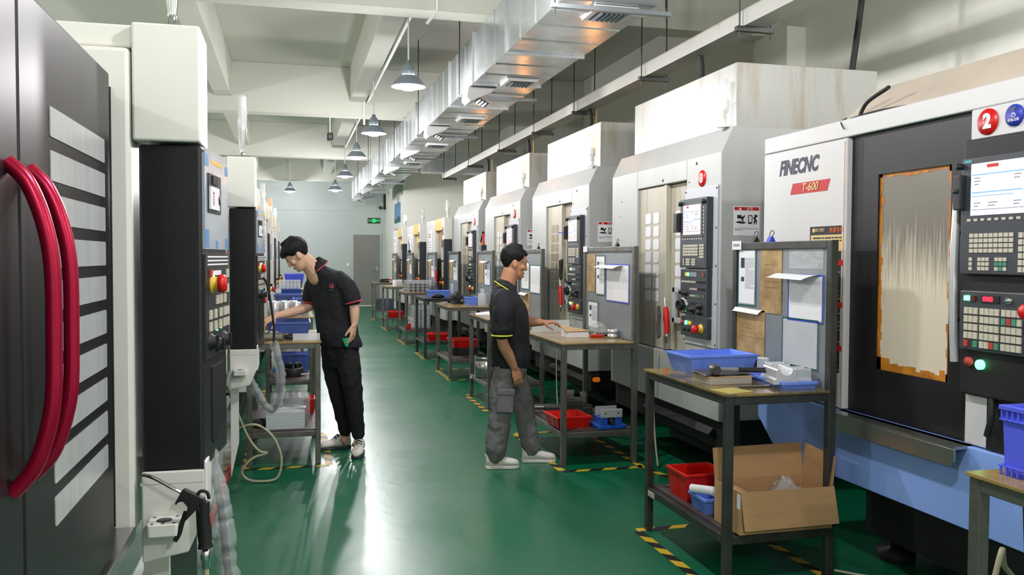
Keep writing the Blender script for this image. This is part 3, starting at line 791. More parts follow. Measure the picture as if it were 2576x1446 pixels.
    b = MB(G); b.box(.008, .045, 1.75, 1.89, .0, .03); b.lathe([(.01, 0), (.01, .012), (.001, .014)], (.027, 1.825, .03), n=12); b.build('drive_cover', M_char2, cp, bevel=.004)
    b = MB(G); b.lathe([(.012, 0), (.014, .02), (.001, .024)], (.022, 1.925, 0), n=12); b.build('knurled_knob', M_black, cp)
    b = MB(G); b.box(.035, .075, 1.937, 1.948, 0, .001); b.build('maker_plate', mat('teal_plate', (70, 160, 160), .5), cp)
    b = MB(G); keys(b, .05, .5, 1.697, 1.717, 13, 1, gap=.5); keys(b, .07, .29, 1.575, 1.655, 9, 4); keys(b, .07, .09, 1.505, 1.56, 1, 3); keys(b, .115, .175, 1.505, 1.56, 3, 3); keys(b, .2, .26, 1.505, 1.56, 3, 3, skip=((1, 1), (0, 1), (2, 1), (1, 0))); keys(b, .31, .4, 1.5, 1.655, 4, 6)
    b.box(.045, .51, 1.495, 1.72, -.002, .0006, 1)
    b.build('keypad', [M_key, M_char], cp)
    b = MB(G); keys(b, .2, .26, 1.505, 1.56, 3, 3, skip=((0, 0), (2, 0), (0, 2), (1, 2), (2, 2))); b.build('cursor_keys', M_keyg, cp)
    b = MB(P); b.box(.02, .62, 1.185, 1.425, .03, .055); b.build('operator_panel', M_char, cp, bevel=.005)
    G = P @ Matrix.Translation((0, 0, .055))
    red = {(0, 0), (5, 0), (8, 3)}; grn = {(2, 0), (6, 0), (7, 3), (9, 3)}
    for nm, m_, sel in (('operator_keys', M_key, None), ('red_keys', M_keyr, red), ('green_keys', M_keyg, grn)):
        b = MB(G)
        for i in range(11):
            for j in range(5):
                if (sel is None and ((i, j) in red or (i, j) in grn or (i, j) == (1, 0))) or (sel is not None and (i, j) not in sel): continue
                u = .05 + i * .0245 + (.008 if i > 2 else 0) + (.008 if i > 6 else 0)
                b.box(u, u + .02, 1.2 + j * .033, 1.2 + j * .033 + .026, 0, .006)
                if sel is not None: b.build(nm[:-1], m_, cp); b = MB(G)
        if sel is None: b.build(nm, m_, cp)
    b = MB(G); b.box(.05, .075, 1.385, 1.405, 0, .008); b.build('lit_green_button', M_ledg, cp)
    b = MB(G); b.box(.085, .108, 1.385, 1.405, 0, .008); b.build('dark_red_button', mat('dim_red', (90, 30, 24), .5), cp)
    b = MB(G); b.box(.135, .225, 1.38, 1.408, 0, .004); b.build('digit_window', M_black, cp)
    b = MB(G); b.text('0303', .17, 1.394, .026, .005, bold=.0008); b.build('digits', M_ledr, cp)
    b = MB(G); b.lathe([(.015, 0), (.013, .01), (.008, .012), (.001, .024)], (.268, 1.394, 0), n=14); b.build('key_switch', M_chrome, cp)
    G2 = P @ Matrix.Translation((0, 0, .03))
    b = MB(G2); b.lathe([(.02, 0), (.02, .014), (.001, .018)], (.055, 1.135, 0), n=16); b.build('red_push_button', M_keyr, cp)
    b = MB(G2); b.lathe([(.02, 0), (.02, .014), (.001, .018)], (.115, 1.13, 0), n=16); b.build('green_lit_button', M_ledg, cp)
    estop(cp, G @ Matrix.Translation((.392, 1.36, 0)), .03)
    b = MB(P); b.box(.12, .24, .79, .998, 0, .004); b.build('cable_slot', M_black, t)
    b = MB(P); b.tube(spline([(.16, 1.0, .02), (.17, .93, .03), (.15, .85, .03)]), .012); b.build('panel_cable', M_rubber, t)
    badge(t, P @ Matrix.Translation((.09, 2.1, .001)), '2', .052)
    B2 = P @ Matrix.Translation((.222, 2.105, .001))
    b = MB(B2); b.lathe([(.042, 0), (.042, .008), (.001, .009)], n=28); bd = b.build('spot_check_disc', mat('disc_blue', (44, 58, 172), .45), t)
    b = MB(B2 @ Matrix.Translation((0, 0, .009))); b.text('设备点检', 0, -.018, .014, .001); b.lathe([(.009, 0), (.009, .001), (.006, .001)], n=14, cap=False); b.build('disc_lettering', M_paper, bd)
    b = MB(B2 @ Matrix.Translation((0, 0, .009))); b.prism([(-.02, .03), (.012, .034), (.004, .014), (-.012, .018)], 'z', 0, .001); b.build('disc_window', mat('disc_dark', (20, 40, 60), .3), bd)
    b = MB(); b.tube(spline([(.1, 1.9, 2.25), (.1, 1.84, 2.33), (.12, 1.72, 2.38), (.12, 1.7, 2.385)]), .01, n=8); b.tube(spline([(.04, 1.88, 2.255), (.04, 1.7, 2.262), (.06, 1.5, 2.258)]), .007); b.tube(spline([(.02, 1.88, 2.26), (.0, 1.9, 2.24), (-.01, 1.86, 2.2)]), .003, n=5)
    b.build('loose_cable', M_rubber, t)
    return t
fine_machine()
# ------------------------------------------------------------------ yellow trimmed machining centres
def yellow_machine(loc, label, bk, seed, rz=0.0, W=2.1, group='yellow trimmed machining centres', opened=False):
    D = 1.6
    t = thing('machining_centre', label, 'machine', loc, rz, group)
    b = MB()
    b.box(.0, D, 1.05, W, .45, 2.23); b.box(.01, D, .01, .21, .45, 2.225); b.box(.3, D, .21, 1.05, .45, 2.23); b.box(0, .3, .21, 1.05, .45, .85)
    b.build('enclosure', M_white2, t, bevel=.006)
    b = MB(); b.box(-.004, .3, .215, 1.045, 2.03, 2.235); b.build('door_lintel', M_yelm, t, label='yellow panel above the door')
    b = MB(); b.box(.06, .1, .6, 1.04, .86, 2.03); dr = b.build('sliding_door', M_amb if opened else M_yelm, t, bevel=.004)
    b = MB(); b.box(.055, .06, .68, .94, 1.3, 1.85); b.build('door_window', M_glassd, dr)
    b = MB(); b.tube([(.06, .64, 1.5), (.0, .64, 1.5), (.0, .64, 1.1), (.06, .64, 1.1)], .012); b.build('door_handle', M_steeld if not opened else M_black, dr)
    b = MB(); b.box(.29, .298, .215, .6, .86, 2.03); b.build('work_opening', M_void, t)
    b = MB(); b.box(.1, D, .1, W - .1, .1, .45)
    b.build('base', M_void, t)
    b = MB(); b.box(-.03, .0, .25, 1.0, .8, .86); b.build('chip_tray', M_grey, t)
    b = MB(); b.box(-.015, .13, -.004, .2, 1.86, 2.238); b.build('panel_head', M_white, t, bevel=.006)
    b = MB(); b.box(-.02, .12, -.02, .18, .92, 1.858); pn = b.build('control_pendant', M_char2, t, bevel=.01)
    F = frame((-.02, .18, 0), '-x')
    b = MB(F); b.box(.02, .18, 1.5, 1.72, 0, .02); b.build('display_screen', M_lblue, pn)
    b = MB(F); b.box(.025, .175, 1.195, 1.465, -.001, .004, 0); keys(b, .03, .17, 1.2, 1.46, 4, 7, n=.01, m=1); b.build('keypad', [M_char, M_key], pn)
    estop(pn, F @ Matrix.Translation((.1, 1.1, 0)), .035)
    for u, v in ((.05, 1.16), (.15, 1.16)): MB(F).lathe([(.02, 0), (.02, .03), (.001, .032)], (u, v, 0), n=12).build('rotary_knob', M_black, pn)
    b = MB(frame((-.016, .18, 1.93), '-x')); b.box(0, .05, 0, .14, 0, .001); so = b.build('panel_sticker', M_red, t)
    b = MB(frame((-.016, .12, 1.93), '-x')); b.box(0, .06, 0, .14, 0, .001); b.build('sticker_blue', M_navy, t)
    S = frame((-.001, W - .3, 1.5), '-x')
    b = MB(S); b.box(0, .42, 0, .56, 0, .0015); n_ = b.build('notice_sheet', M_paper, t)
    b = MB(S @ Matrix.Translation((0, 0, .0016))); rows_of_text(b, .04, .26, .42, .52, 2, seed); b.build('notice_heading', M_keyr, n_)
    b = MB(S @ Matrix.Translation((0, 0, .0016))); rows_of_text(b, .04, .3, .12, .38, 5, seed + 1, h=.3); b.build('notice_print', M_inkg, n_)
    b = MB(S @ Matrix.Translation((0, 0, .0016))); b.box(.02, .4, .02, .05, 0, .001); b.build('notice_band', mat('teal_plate', (70, 160, 160), .5), n_)
    beacon(t, .07, .12, 2.235, bk)
    return t
yellow_machine((2.58, 14.62, 0), 'nearest yellow trimmed machine on the right, its yellow door slid open', 'off', 1, opened=True)
yellow_machine((2.58, 17.5, 0), 'middle yellow trimmed machine of the right row, unlit clear beacon', 'off', 2)
yellow_machine((2.58, 20.35, 0), 'farthest yellow trimmed machine of the right row, lit green beacon', 'green', 3)
for i, (x, y, bk, lab) in enumerate(((-.33, 9.3, 'green', 'cream machine just past the black pendants on the left, green beacon lit'),
                                     (-.3, 12.3, 'off', 'second cream machine of the left row, white unlit beacon'),
                                     (-.27, 15.4, 'red', 'third cream machine of the left row, red beacon lit'),
                                     (-.25, 18.6, 'green', 'farthest cream machine of the left row, green beacon lit'))):
    yellow_machine((x, y, 0), lab, bk, 20 + i, rz=math.pi, group='cream machines along the left')

# ------------------------------------------------------------------ left machines with black pendants
def left_machine(loc, label, near):
    t = thing('machining_centre', label, 'machine', loc, 0, 'white and black machining centres on the left')
    LM = Matrix.Translation((0, 0, .17)) @ Matrix.Scale(.89, 4)
    NB = lambda q=None: MB(LM @ q if q is not None else LM)
    b = NB()
    b.box(-1.7, -.1, -1.75, -.0, .3, 1.9); b.box(-1.2, -.005, .0, .3, .72, 2.16)
    b.build('enclosure', M_white, t, bevel=.012)
    b = NB(); b.box(-1.3, -.002, .03, .26, 2.165, 2.232); b.build('top_rail', M_white, t, bevel=.006)
    b = NB(); b.box(0, .19, 0, .22, 1.89, 2.235); b.build('panel_head', M_white, t, bevel=.006)
    b = NB(); b.box(-.09, -.06, -1.75, -.012, .75, 2.02); b.box(-.25, -.056, -.011, -.001, .75, 2.04); b.build('door_gap', M_black, t)
    # doors
    for di, (ya, yb) in enumerate(((-1.04, -.26), (-1.74, -1.05))):
        b = NB(); b.box(-.05, -.012, ya, yb, .76, 2.03); d = b.build('sliding_door', M_blackd, t, bevel=.004)
        if di == 0:
            p = NB(frame((-.012, 0, 0), '+x'))
            for k in range(10):
                v = 1.005 + k * .0868
                p.rrect(-.845, -.335, v, v + .06, -.004, .002, .006)
            p.build('door_panes', M_glass, d)
        yh = (ya + .05) if di == 0 else (yb - .06)
        hp = [(-.012, yh, 1.708), (.018, yh, 1.675), (.042, yh, 1.61), (.055, yh, 1.53), (.056, yh, 1.40), (.053, yh, 1.30), (.038, yh, 1.228), (.018, yh, 1.18), (-.012, yh, 1.146)]
        b = NB(); b.tube(spline(hp, 5), .0138, n=12, flat=1.1); b.build('door_handle', M_handle, d, label='crimson anodised bow handle')
    b = NB(); b.box(-.1, .0, -1.75, -.01, .715, .748); b.build('drip_sill', M_stain, t, bevel=.003)
    b = NB(); b.box(-1.6, -.03, -1.75, .95, -.191, .44); b.box(-1.6, -.06, -1.75, .5, .44, .715); b.build('base_skirt', mat('polished_skirt', (120, 128, 124), .12, metal=.7), t)
    b = NB(); b.prism([(-1.2, .0), (.95, -.1), (.95, -.05), (-1.2, .05)], 'x', -.029, -.02); b.build('red_stripe', mat('stripe_red', (196, 50, 34), .45), t)
    b = NB(); b.prism([(.0, -.05), (.055, .2), (.055, .9), (-.0, .9), (-.0, .2)], 'y', .26, .3); b.build('pendant_post', M_white, t)
    # holder box under the pendant
    b = NB(); b.prism([(.015, .905), (.195, .905), (.195, .77), (.145, .655), (.015, .632)], 'y', 0, .012); b.prism([(.19, .93), (.2, .93), (.2, .76), (.19, .755)], 'y', .0, .3); b.box(.01, .2, .0, .3, .862, .872)
    hb = b.build('holder_box', M_white, t, bevel=.004)
    b = NB()
    n = 20
    out = []
    b.rrect(.04, .13, -.095, -.002, .735, .772, .012)
    b.build('gun_holder', M_white, hb, bevel=.003)
    b = NB(); b.lathe([(.022, 0), (.022, .0015), (.001, .0015)], (.085, -.05, .772), n=18)
    for x, y in ((.053, -.015), (.055, -.082), (.085, -.082), (.115, -.082), (.117, -.015)): b.lathe([(.005, 0), (.005, .0012), (.001, .0012)], (x, y, .772), n=10)
    b.build('holder_holes', M_char, hb)
    # swivelling pendant (turned 7 degrees towards the viewer)
    pm = Matrix.Translation((.19, 0.004, 0)) @ Matrix.Rotation(R(-7), 4, 'Z')
    b = NB(pm); b.prism([(-.18, .0), (0, 0), (0, .36), (-.18, .36)], 'z', .9, 1.882); pn = b.build('control_pendant', M_blackp, t, bevel=.008)
    F = pm @ frame((0, 0, 0), '+x')
    b = NB(F); b.box(.008, .352, 1.572, 1.862, 0, .008); b.prism([(.03, 1.862), (.33, 1.862), (.33, 1.88), (.06, 1.88)], 'z', 0, .006); b.build('display_unit', M_lblue, pn)
    for a, c, e, f in ((.008, .06, 1.825, 1.862), (.01, .06, 1.578, 1.632), (.31, .352, 1.82, 1.85), (.31, .352, 1.575, 1.61), (.16, .19, 1.575, 1.6)): NB(F).box(a, c, e, f, .008, .009).build('protective_tape', M_cyan, pn)
    b = NB(F); b.box(.1, .26, 1.838, 1.85, .008, .009); b.build('yellow_label', M_yel, pn)
    b = NB(F); b.box(.045, .225, 1.685, 1.805, .008, .012); dv = b.build('card_slot', M_char2, pn)
    b = NB(F); b.box(.05, .175, 1.695, 1.765, .012, .018); b.build('slot_card', M_paper, pn)
    b = NB(F); b.M = b.M @ Matrix.Translation((.085, 1.73, 0)) @ Matrix.Rotation(R(-90), 4, 'Z'); b.text('2NC', 0, 0, .022, .0185, shear=.1); b.build('card_writing', M_keyr, pn)
    b = NB(F); b.box(.09, .16, 1.774, 1.8, .012, .016); b.lathe([(.016, .012), (.016, .0192), (.001, .0192)], (.172, 1.728, 0), n=14); b.build('slot_window', M_black, pn)
    b = NB(F); b.box(.008, .352, 1.235, 1.556, 0, .008); op = b.build('operator_panel', M_char2, pn)
    b = NB(F)
    for v in (1.546, 1.534, 1.522): b.box(.04, .345, v, v + .005, .008, .009)
    b.box(.1, .22, 1.49, 1.505, .008, .012)
    b.build('panel_lines', M_paper, pn)
    b = NB(F); b.box(.06, .085, 1.488, 1.508, .008, .014); b.build('red_key', M_keyr, pn)
    b = NB(F); r = random.Random(3)
    for k, (v, us) in enumerate(((1.43, (.2, .265, .31)), (1.398, (.15, .2, .265)), (1.355, (.05, .12, .2, .265, .31)), (1.318, (.05, .12, .19, .255, .31)), (1.48, (.31,)))):
        for u in us:
            for q in range(3): b.box(u + q * .013, u + q * .013 + .01, v, v + .028, .008, .013)
    b.box(.045, .35, 1.31, 1.515, .006, .0088, 1); b.build('key_rows', [M_key, M_char2], pn)
    b = NB(F)
    for u, v, r_ in ((.07, 1.285, .026), (.16, 1.27, .024), (.27, 1.275, .026)):
        b = NB(F); b.lathe([(r_ * 1.1, .008), (r_, .014), (r_ * .8, .017), (r_ * .75, .026), (.001, .027)], (u, v, 0), n=16); b.box(u - .006, u + .006, v - r_ * .8, v + r_ * .8, .026, .034); b.build('rotary_knob', M_black, pn)
    b = NB(F); b.box(.16, .166, 1.312, 1.316, .008, .012); b.box(.22, .226, 1.315, 1.32, .008, .012); b.build('green_leds', M_ledg, pn)
    estop(pn, LM @ F @ Matrix.Translation((.1, 1.465, .008)), .029, k=.7)
    b = NB(F); b.prism([(.12, 1.2), (.29, 1.2), (.31, 1.18), (.31, 1.0), (.14, .955), (.12, .97)], 'z', 0, .003); b.build('lower_window', M_black, pn)
    b = NB(pm); b.lathe([(.07, 1.882), (.07, 1.889), (.001, 1.889)], (-.09, .17, 0), n=24); b.build('swivel_plate', M_char, t)
    # beacon on a tapered chrome stem
    b = NB(); b.lathe([(.055, 0), (.055, .012), (.02, .014), (.013, .02), (.014, .06), (.029, .18), (.03, .21)], (.1, .11, 2.235), n=20); bo = b.build('beacon', M_chrome, t)
    b = NB(); b.lathe([(.031, .21), (.031, .42), (.024, .435), (.001, .436)], (.1, .11, 2.235), n=20); b.build('beacon_lens', M_clear, bo)
    b = NB(); b.tube([(.1, .11, 2.44), (.1, .11, 2.655)], .012); b.build('beacon_core', M_stain, bo)
    return t
left_machine((-.4, 2.42, 0), 'nearest machine at the left edge, black slatted window door with crimson handles', True)
left_machine((-.379, 5.5, 0), 'second white machine on the left, black pendant left of the stooping man', False)

# air gun hung on the holder of the nearest left machine
t = thing('air_blow_gun', 'black air blow gun with bent steel nozzle hanging on the white holder, lower left', 'air gun', (-.267, 2.341, .811))
t.scale = (.89, .89, .89)
K = .0118
def gp(px, pz, dy=0.0):   # side view sketch of the gun, centimetre style units about the grip foot
    return (px, dy, pz)
MB().tube(spline([(-.12, .02, .195), (-.09, .01, .187), (-.035, 0, .155), (-.005, 0, .137)], 4), .0055, n=10).build('nozzle', M_chrome, t)
b = MB(); b.prism([(-.012, .146), (-.002, .152), (.05, .122), (.058, .105), (.055, .08), (.036, .078), (.03, .092), (.0, .06), (-.002, .07), (.006, .1), (-.008, .118), (-.02, .116), (-.026, .108), (-.03, .112), (-.022, .126)], 'y', -.014, .014)
gb = b.build('gun_body', M_rubber, t, bevel=.004)
b = MB(); b.tube([(.047, 0, .11), (.046, 0, .07), (.05, 0, .02), (.052, 0, -.012), (.053, 0, -.026)], [.02, .019, .021, .019, .023], n=12, flat=.8); b.build('grip', M_rubber, t)
b = MB(); b.tube(spline([(.03, 0, .128), (.04, 0, .142), (.058, 0, .138), (.064, 0, .118)], 4), .005); b.build('hanging_loop', M_rubber, t)
b = MB(); b.tube(spline([(.0, 0, .085), (-.012, 0, .05), (-.02, 0, .02), (-.032, 0, -.0)], 4), .007, flat=.7); b.build('trigger', M_rubber, t)
b = MB(); b.lathe([(.008, -.03), (.014, -.036), (.015, -.06), (.012, -.064), (.012, -.085), (.009, -.09), (.001, -.09)], (.053, 0, 0), n=14); b.build('coupling', M_chrome, t)
o = MB().tube(spline([(-.22, 2.341, .731), (-.218, 2.34, .6), (-.23, 2.36, .3), (-.26, 2.4, .05)]), .008).build('air_hose', M_hose)
tag(o, 'pale hose hanging from the black air gun at lower left', 'hose')

def about_eye(pts, k):
    return [(p[0] * k, p[1] * k, 1.55 + (p[2] - 1.55) * k) for p in pts]
def bagged_hose(pts, r, label, core_r):
    t = thing('sleeved_hose', label, 'hose', (0, 0, 0))
    pts = spline(pts, 7)
    rr = random.Random(len(pts))
    b = MB(); b.tube(pts, [core_r * (1.0 if i % 2 else .8) for i in range(len(pts))], n=9); b.build('hose_core', M_char, t)
    q = [p + V((rr.uniform(-.2, .2) * r, rr.uniform(-.2, .2) * r, 0)) for p in pts]
    b = MB(); b.tube(q, [r * rr.uniform(.86, 1.08) * (.55 + .45 * min(1, 4 * i / len(q))) for i in range(len(q))], n=10); b.build('film_sleeve', M_film, t)
    return t
bagged_hose([(-.227, 2.58, .998), (-.214, 2.56, .918), (-.198, 2.55, .838), (-.189, 2.55, .74), (-.178, 2.55, .615), (-.178, 2.55, .4), (-.19, 2.57, .1)], .03, 'hose wrapped in clear film hanging at the lower left', .012)
bagged_hose([(-.263, 5.75, .783), (-.231, 5.73, .70), (-.176, 5.73, .589), (-.12, 5.73, .547), (-.079, 5.73, .626), (-.065, 5.73, .765), (-.088, 5.73, .885), (-.111, 5.73, 1.0)], .033, 'hose wrapped in clear film looping in U shape before the left workbench', .016)
o = MB().tube(spline([(-.111, 5.73, .996), (-.109, 5.73, 1.088), (-.125, 5.74, 1.227), (-.152, 5.74, 1.374), (-.19, 5.72, 1.43)]), .0075).build('black_cable', M_rubber)
tag(o, 'thin black cable rising from the sleeved hose beside the second pendant', 'cable')
o = MB().tube(spline([(-.415, 5.93, .69), (-.37, 6.03, .53), (-.29, 6.06, .32), (-.22, 6.06, .22), (-.165, 6.06, .2), (-.26, 6.06, .17), (-.33, 6.06, .09), (-.3, 6.06, .03), (-.21, 6.04, .012), (-.1, 6.04, .03), (-.07, 6.06, .15), (-.11, 6.08, .28), (-.18, 6.1, .36), (-.27, 6.12, .39), (-.41, 6.16, .34)]), .009).build('air_hose', M_hose)
tag(o, 'clear yellowish hose coiled in loops near the floor before the left workbench', 'hose')
# ------------------------------------------------------------------ hazard tape on the floor
def tape(label, x0, x1, y0, y1, extra=()):
    b = MB()
    wd = .055
    def strip(ax, ay, bx, by):
        L = math.hypot(bx - ax, by - ay); ux, uy = (bx - ax) / L, (by - ay) / L; nx, ny = -uy * wd / 2, ux * wd / 2
        n = max(2, round(L / .1)); sk = .025
        for i in range(n):
            a, c = i / n * L, (i + 1) / n * L
            a0 = a - (sk if i else 0); c0 = c - (sk if i < n - 1 else 0); a1 = a + (sk if i else 0); c1 = c + (sk if i < n - 1 else 0)
            q = [(ax + ux * a0 - nx, ay + uy * a0 - ny), (ax + ux * c0 - nx, ay + uy * c0 - ny), (ax + ux * c1 + nx, ay + uy * c1 + ny), (ax + ux * a1 + nx, ay + uy * a1 + ny)]
            b.add([(p[0], p[1], .0015) for p in q], [(0, 1, 2, 3)], i % 2)
    strip(x0, y0, x0, y1); strip(x0, y1 + wd / 2, x1, y1 + wd / 2); strip(x1, y1, x1, y0); strip(x1, y0 - wd / 2, x0, y0 - wd / 2)
    for e in extra: strip(*e)
    o = b.build('hazard_tape', [M_tapey, M_tapek], fix=False)
    return tag(o, label, 'floor tape', 'yellow and black tape outlines around the workbenches')
RT = [('near', 1.9, 2.52, 3.3, 4.46), ('man', 1.9, 2.52, 5.88, 7.2), ('drum', 1.9, 2.55, 8.35, 9.36), ('four', 1.93, 2.55, 10.6, 11.62), ('five', 1.95, 2.55, 12.87, 13.75), ('six', 1.94, 2.55, 15.08, 16.1), ('seven', 1.94, 2.55, 18.05, 19.1), ('eight', 1.96, 2.55, 20.95, 21.85)]
TL = ['striped tape outline around the near workbench with the cardboard box', 'striped tape outline at the feet of the man in grey trousers', 'striped tape outline under the workbench holding the metal drum',
      'striped tape outline under the workbench with the black clamp', 'striped tape outline under the dark workbench with the pale blue tote', 'striped tape outline under the workbench stacked with clear jars',
      'striped tape outline under the workbench with white cylinders', 'striped tape outline under the workbench nearest the far door']
for (k, a, b_, c, d_), l in zip(RT, TL):
    tape(l, a, b_, c, d_, ((2.5, 5.9, 2.62, 5.4),) if k == 'man' else ())
tape('striped tape outline under the left workbench beside the stooping man', -.33, .27, 6.47, 7.6)
tape('striped tape outline under the second left workbench, behind the stooping man', -.3, .27, 9.1, 10.2)

# ------------------------------------------------------------------ workbenches
def bench(x0, x1, y0, y1, label, board=True, top=M_top, st=M_steel, zt=.92, zs=.26, group='steel workbenches', sheet=True):
    t = thing('workbench', label, 'workbench', ((x0 + x1) / 2, (y0 + y1) / 2, 0), 0, group)
    X, Y = (x1 - x0) / 2, (y1 - y0) / 2
    L = .04
    for sx in (-1, 1):
        for sy in (-1, 1):
            h = 1.64 if (board and sx > 0) else zt - .012
            b = MB(); b.box(min(sx * X, sx * (X - L)), max(sx * X, sx * (X - L)), min(sy * Y, sy * (Y - L)), max(sy * Y, sy * (Y - L)), 0, h)
            b.build('leg', st, t, bevel=.004)
    for z1, nm in ((zt - .012, 'top_frame'), (zs - .008, 'shelf_frame')):
        b = MB()
        for s_ in (-1, 1):
            b.box(-X + L, X - L, min(s_ * Y, s_ * (Y - .035)), max(s_ * Y, s_ * (Y - .035)), z1 - .04, z1)
            b.box(min(s_ * X, s_ * (X - .035)), max(s_ * X, s_ * (X - .035)), -Y + L, Y - L, z1 - .04, z1)
        b.build(nm, st, t, bevel=.003)
    xr = X - L if board else X + .008
    b = MB(); b.box(-X - .008, xr, -Y - .008, Y + .008, zt - .012, zt); b.build('tabletop', top, t, bevel=.002)
    b = MB(); b.box(-X + .036, X - .036, -Y + .036, Y - .036, zs - .02, zs); b.build('shelf', M_shelf, t)
    if board:
        b = MB(); b.box(X - L, X, -Y + L, Y - L, 1.6, 1.64); b.build('board_rail', st, t, bevel=.003)
        if sheet:
            b = MB(); b.box(X - .026, X - .02, -Y + L, Y - L, zt + .002, 1.6); b.build('notice_panel', M_sheet, t)
    return t
bench(1.95, 2.53, 3.56, 4.5, 'near steel workbench with the open cardboard box on its lower shelf', top=M_topd, st=M_steeld)
bench(1.93, 2.53, 5.98, 7.13, 'steel workbench the man in grey trousers is touching')
bench(1.93, 2.53, 8.43, 9.36, 'steel workbench with the metal drum on its shelf, behind the man in grey trousers')
bench(1.93, 2.53, 10.64, 11.6, 'steel workbench with black clamp and small blue bin, two behind the standing man')
bench(1.96, 2.53, 12.92, 13.85, 'dark framed workbench carrying the pale blue tote and black cloth', top=M_steeld, st=mat('dark_green_steel', (52, 58, 56), .45, metal=.4))
bench(1.95, 2.53, 15.1, 16.06, 'steel workbench loaded with clear trays and jars')
bench(1.95, 2.53, 18.1, 19.05, 'steel workbench with white cylinders and a red bin near the far door')
bench(1.97, 2.53, 21.0, 21.8, 'farthest steel workbench of the right row, before the grey door')
bench(1.95, 2.53, 1.15, 2.1, 'workbench at the lower right corner carrying the ribbed blue crate', board=False)
bench(-.32, .21, 6.5, 7.55, 'left steel workbench the stooping man leans over', board=False)
bench(-.26, .22, 9.15, 10.2, 'second left workbench, seen behind the legs of the first', board=False)
bench(-.23, .16, 11.8, 12.8, 'third left workbench carrying a wide dusty blue tote', board=False)
bench(-.2, .18, 14.1, 15.0, 'fourth left workbench under a deep blue tray and clear cups', board=False)
bench(-.16, .24, 17.0, 17.9, 'fifth left workbench under the violet blue crate', board=False)

# ------------------------------------------------------------------ bins and totes
def tote(label, x, y, z, lx, ly, h, m, rz=0.0, group='plastic totes and bins', name='plastic_tote', cat='tote', ribs=3, taper=.88, rim=.008, strong=False):
    t = thing(name, label, cat, (x, y, z), rz, group)
    X, Y = lx / 2 - rim, ly / 2 - rim
    wl = .004
    def rect(a, b_, zz): return [(-a, -b_, zz), (a, -b_, zz), (a, b_, zz), (-a, b_, zz)]
    b = MB()
    q = taper
    b.ring_loft([rect(X * q, Y * q, 0), rect(X, Y, h - .02), rect(X, Y, h), rect(X - wl, Y - wl, h), rect(X * q - wl, Y * q - wl, .006)], 0, False)
    for i in range(ribs):
        f = (i + .5) / ribs * 2 - 1
        for sy in (-1, 1):
            b.add([(f * X * q - .003, sy * Y * q, .004), (f * X * q + .003, sy * Y * q, .004), (f * X + .003, sy * Y, h - .012), (f * X - .003, sy * Y, h - .012),
                   (f * X * q - .003, sy * (Y * q + .005), .004), (f * X * q + .003, sy * (Y * q + .005), .004), (f * X + .003, sy * (Y + .005), h - .012), (f * X - .003, sy * (Y + .005), h - .012)],
                  [(0, 1, 2, 3), (4, 5, 6, 7), (0, 1, 5, 4), (1, 2, 6, 5), (2, 3, 7, 6), (3, 0, 4, 7)])
        if i < max(1, ribs - 1):
            g = (i + .5) / max(1, ribs - 1) * 2 - 1
            for sx in (-1, 1):
                b.add([(sx * X * q, g * Y * q - .003, .004), (sx * X * q, g * Y * q + .003, .004), (sx * X, g * Y + .003, h - .012), (sx * X, g * Y - .003, h - .012),
                       (sx * (X * q + .005), g * Y * q - .003, .004), (sx * (X * q + .005), g * Y * q + .003, .004), (sx * (X + .005), g * Y + .003, h - .012), (sx * (X + .005), g * Y - .003, h - .012)],
                      [(0, 1, 2, 3), (4, 5, 6, 7), (0, 1, 5, 4), (1, 2, 6, 5), (2, 3, 7, 6), (3, 0, 4, 7)])
    if strong:
        for zz in (h * .12, h * .78):
            b.box(-X - .006, X + .006, -Y - .006, -Y, zz, zz + .006); b.box(-X - .006, -X, -Y, Y + .006, zz, zz + .006); b.box(-X, X + .006, Y, Y + .006, zz, zz + .006)
        for i in range(9):
            f = -1 + i * .035 * 2
            if i < 4:
                for sx in (-1,): b.box(-X - .006, -X, Y * (1 - i * .09) - .004, Y * (1 - i * .09) + .001, .0, h * .12); b.box(-X - .006, -X, Y * (1 - i * .09) - .004, Y * (1 - i * .09) + .001, h * .78, h - .01)
    b.build('bin_shell', m, t, bevel=.0015)
    b = MB()
    b.ring_loft([rect(X, Y, h - .014), rect(X + rim, Y + rim, h - .014), rect(X + rim, Y + rim, h), rect(X - .001, Y - .001, h + .001)], 0, False, False, False)
    b.build('bin_rim', m, t, bevel=.002)
    return t
tote('blue tote on the near workbench, beside the hammer', 2.275, 4.335, .92, .42, .3, .105, M_blue, rz=.02)
tote('shallow blue tray under the aluminium blocks on the near workbench', 2.385, 3.82, .92, .19, .38, .034, M_blue, name='parts_tray', cat='tray', ribs=2, taper=.97)
tote('red bin on the lower shelf of the near workbench', 2.13, 4.2, .26, .26, .25, .15, M_binred, name='parts_bin', cat='bin', ribs=2)
tote('small blue bin under a rolled paper, left of the cardboard box', 2.1, 3.955, .26, .2, .19, .08, M_blue, name='parts_bin', cat='bin', ribs=2)
tote('red bin beside the blue vise, knee high near the standing man', 2.06, 6.24, .26, .29, .31, .09, M_binred, name='parts_bin', cat='bin', ribs=3, rz=.05)
tote('ribbed blue crate at the right edge of the photo', 2.24, 1.83, .92, .46, .46, .205, M_violet, name='plastic_crate', cat='crate', ribs=2, taper=.97, strong=True)
tote('small blue bin beside the black clamp on the fourth right workbench', 2.33, 11.2, .92, .17, .22, .1, M_blue, name='parts_bin', cat='bin', ribs=2)
tote('red bin above a dark tray, on the shelf below the black clamp', 2.22, 11.25, .36, .34, .45, .1, M_binred, name='parts_bin', cat='bin', ribs=4)
tote('pale blue tote on the dark framed workbench', 2.27, 13.5, .92, .36, .3, .1, M_blue, ribs=3)
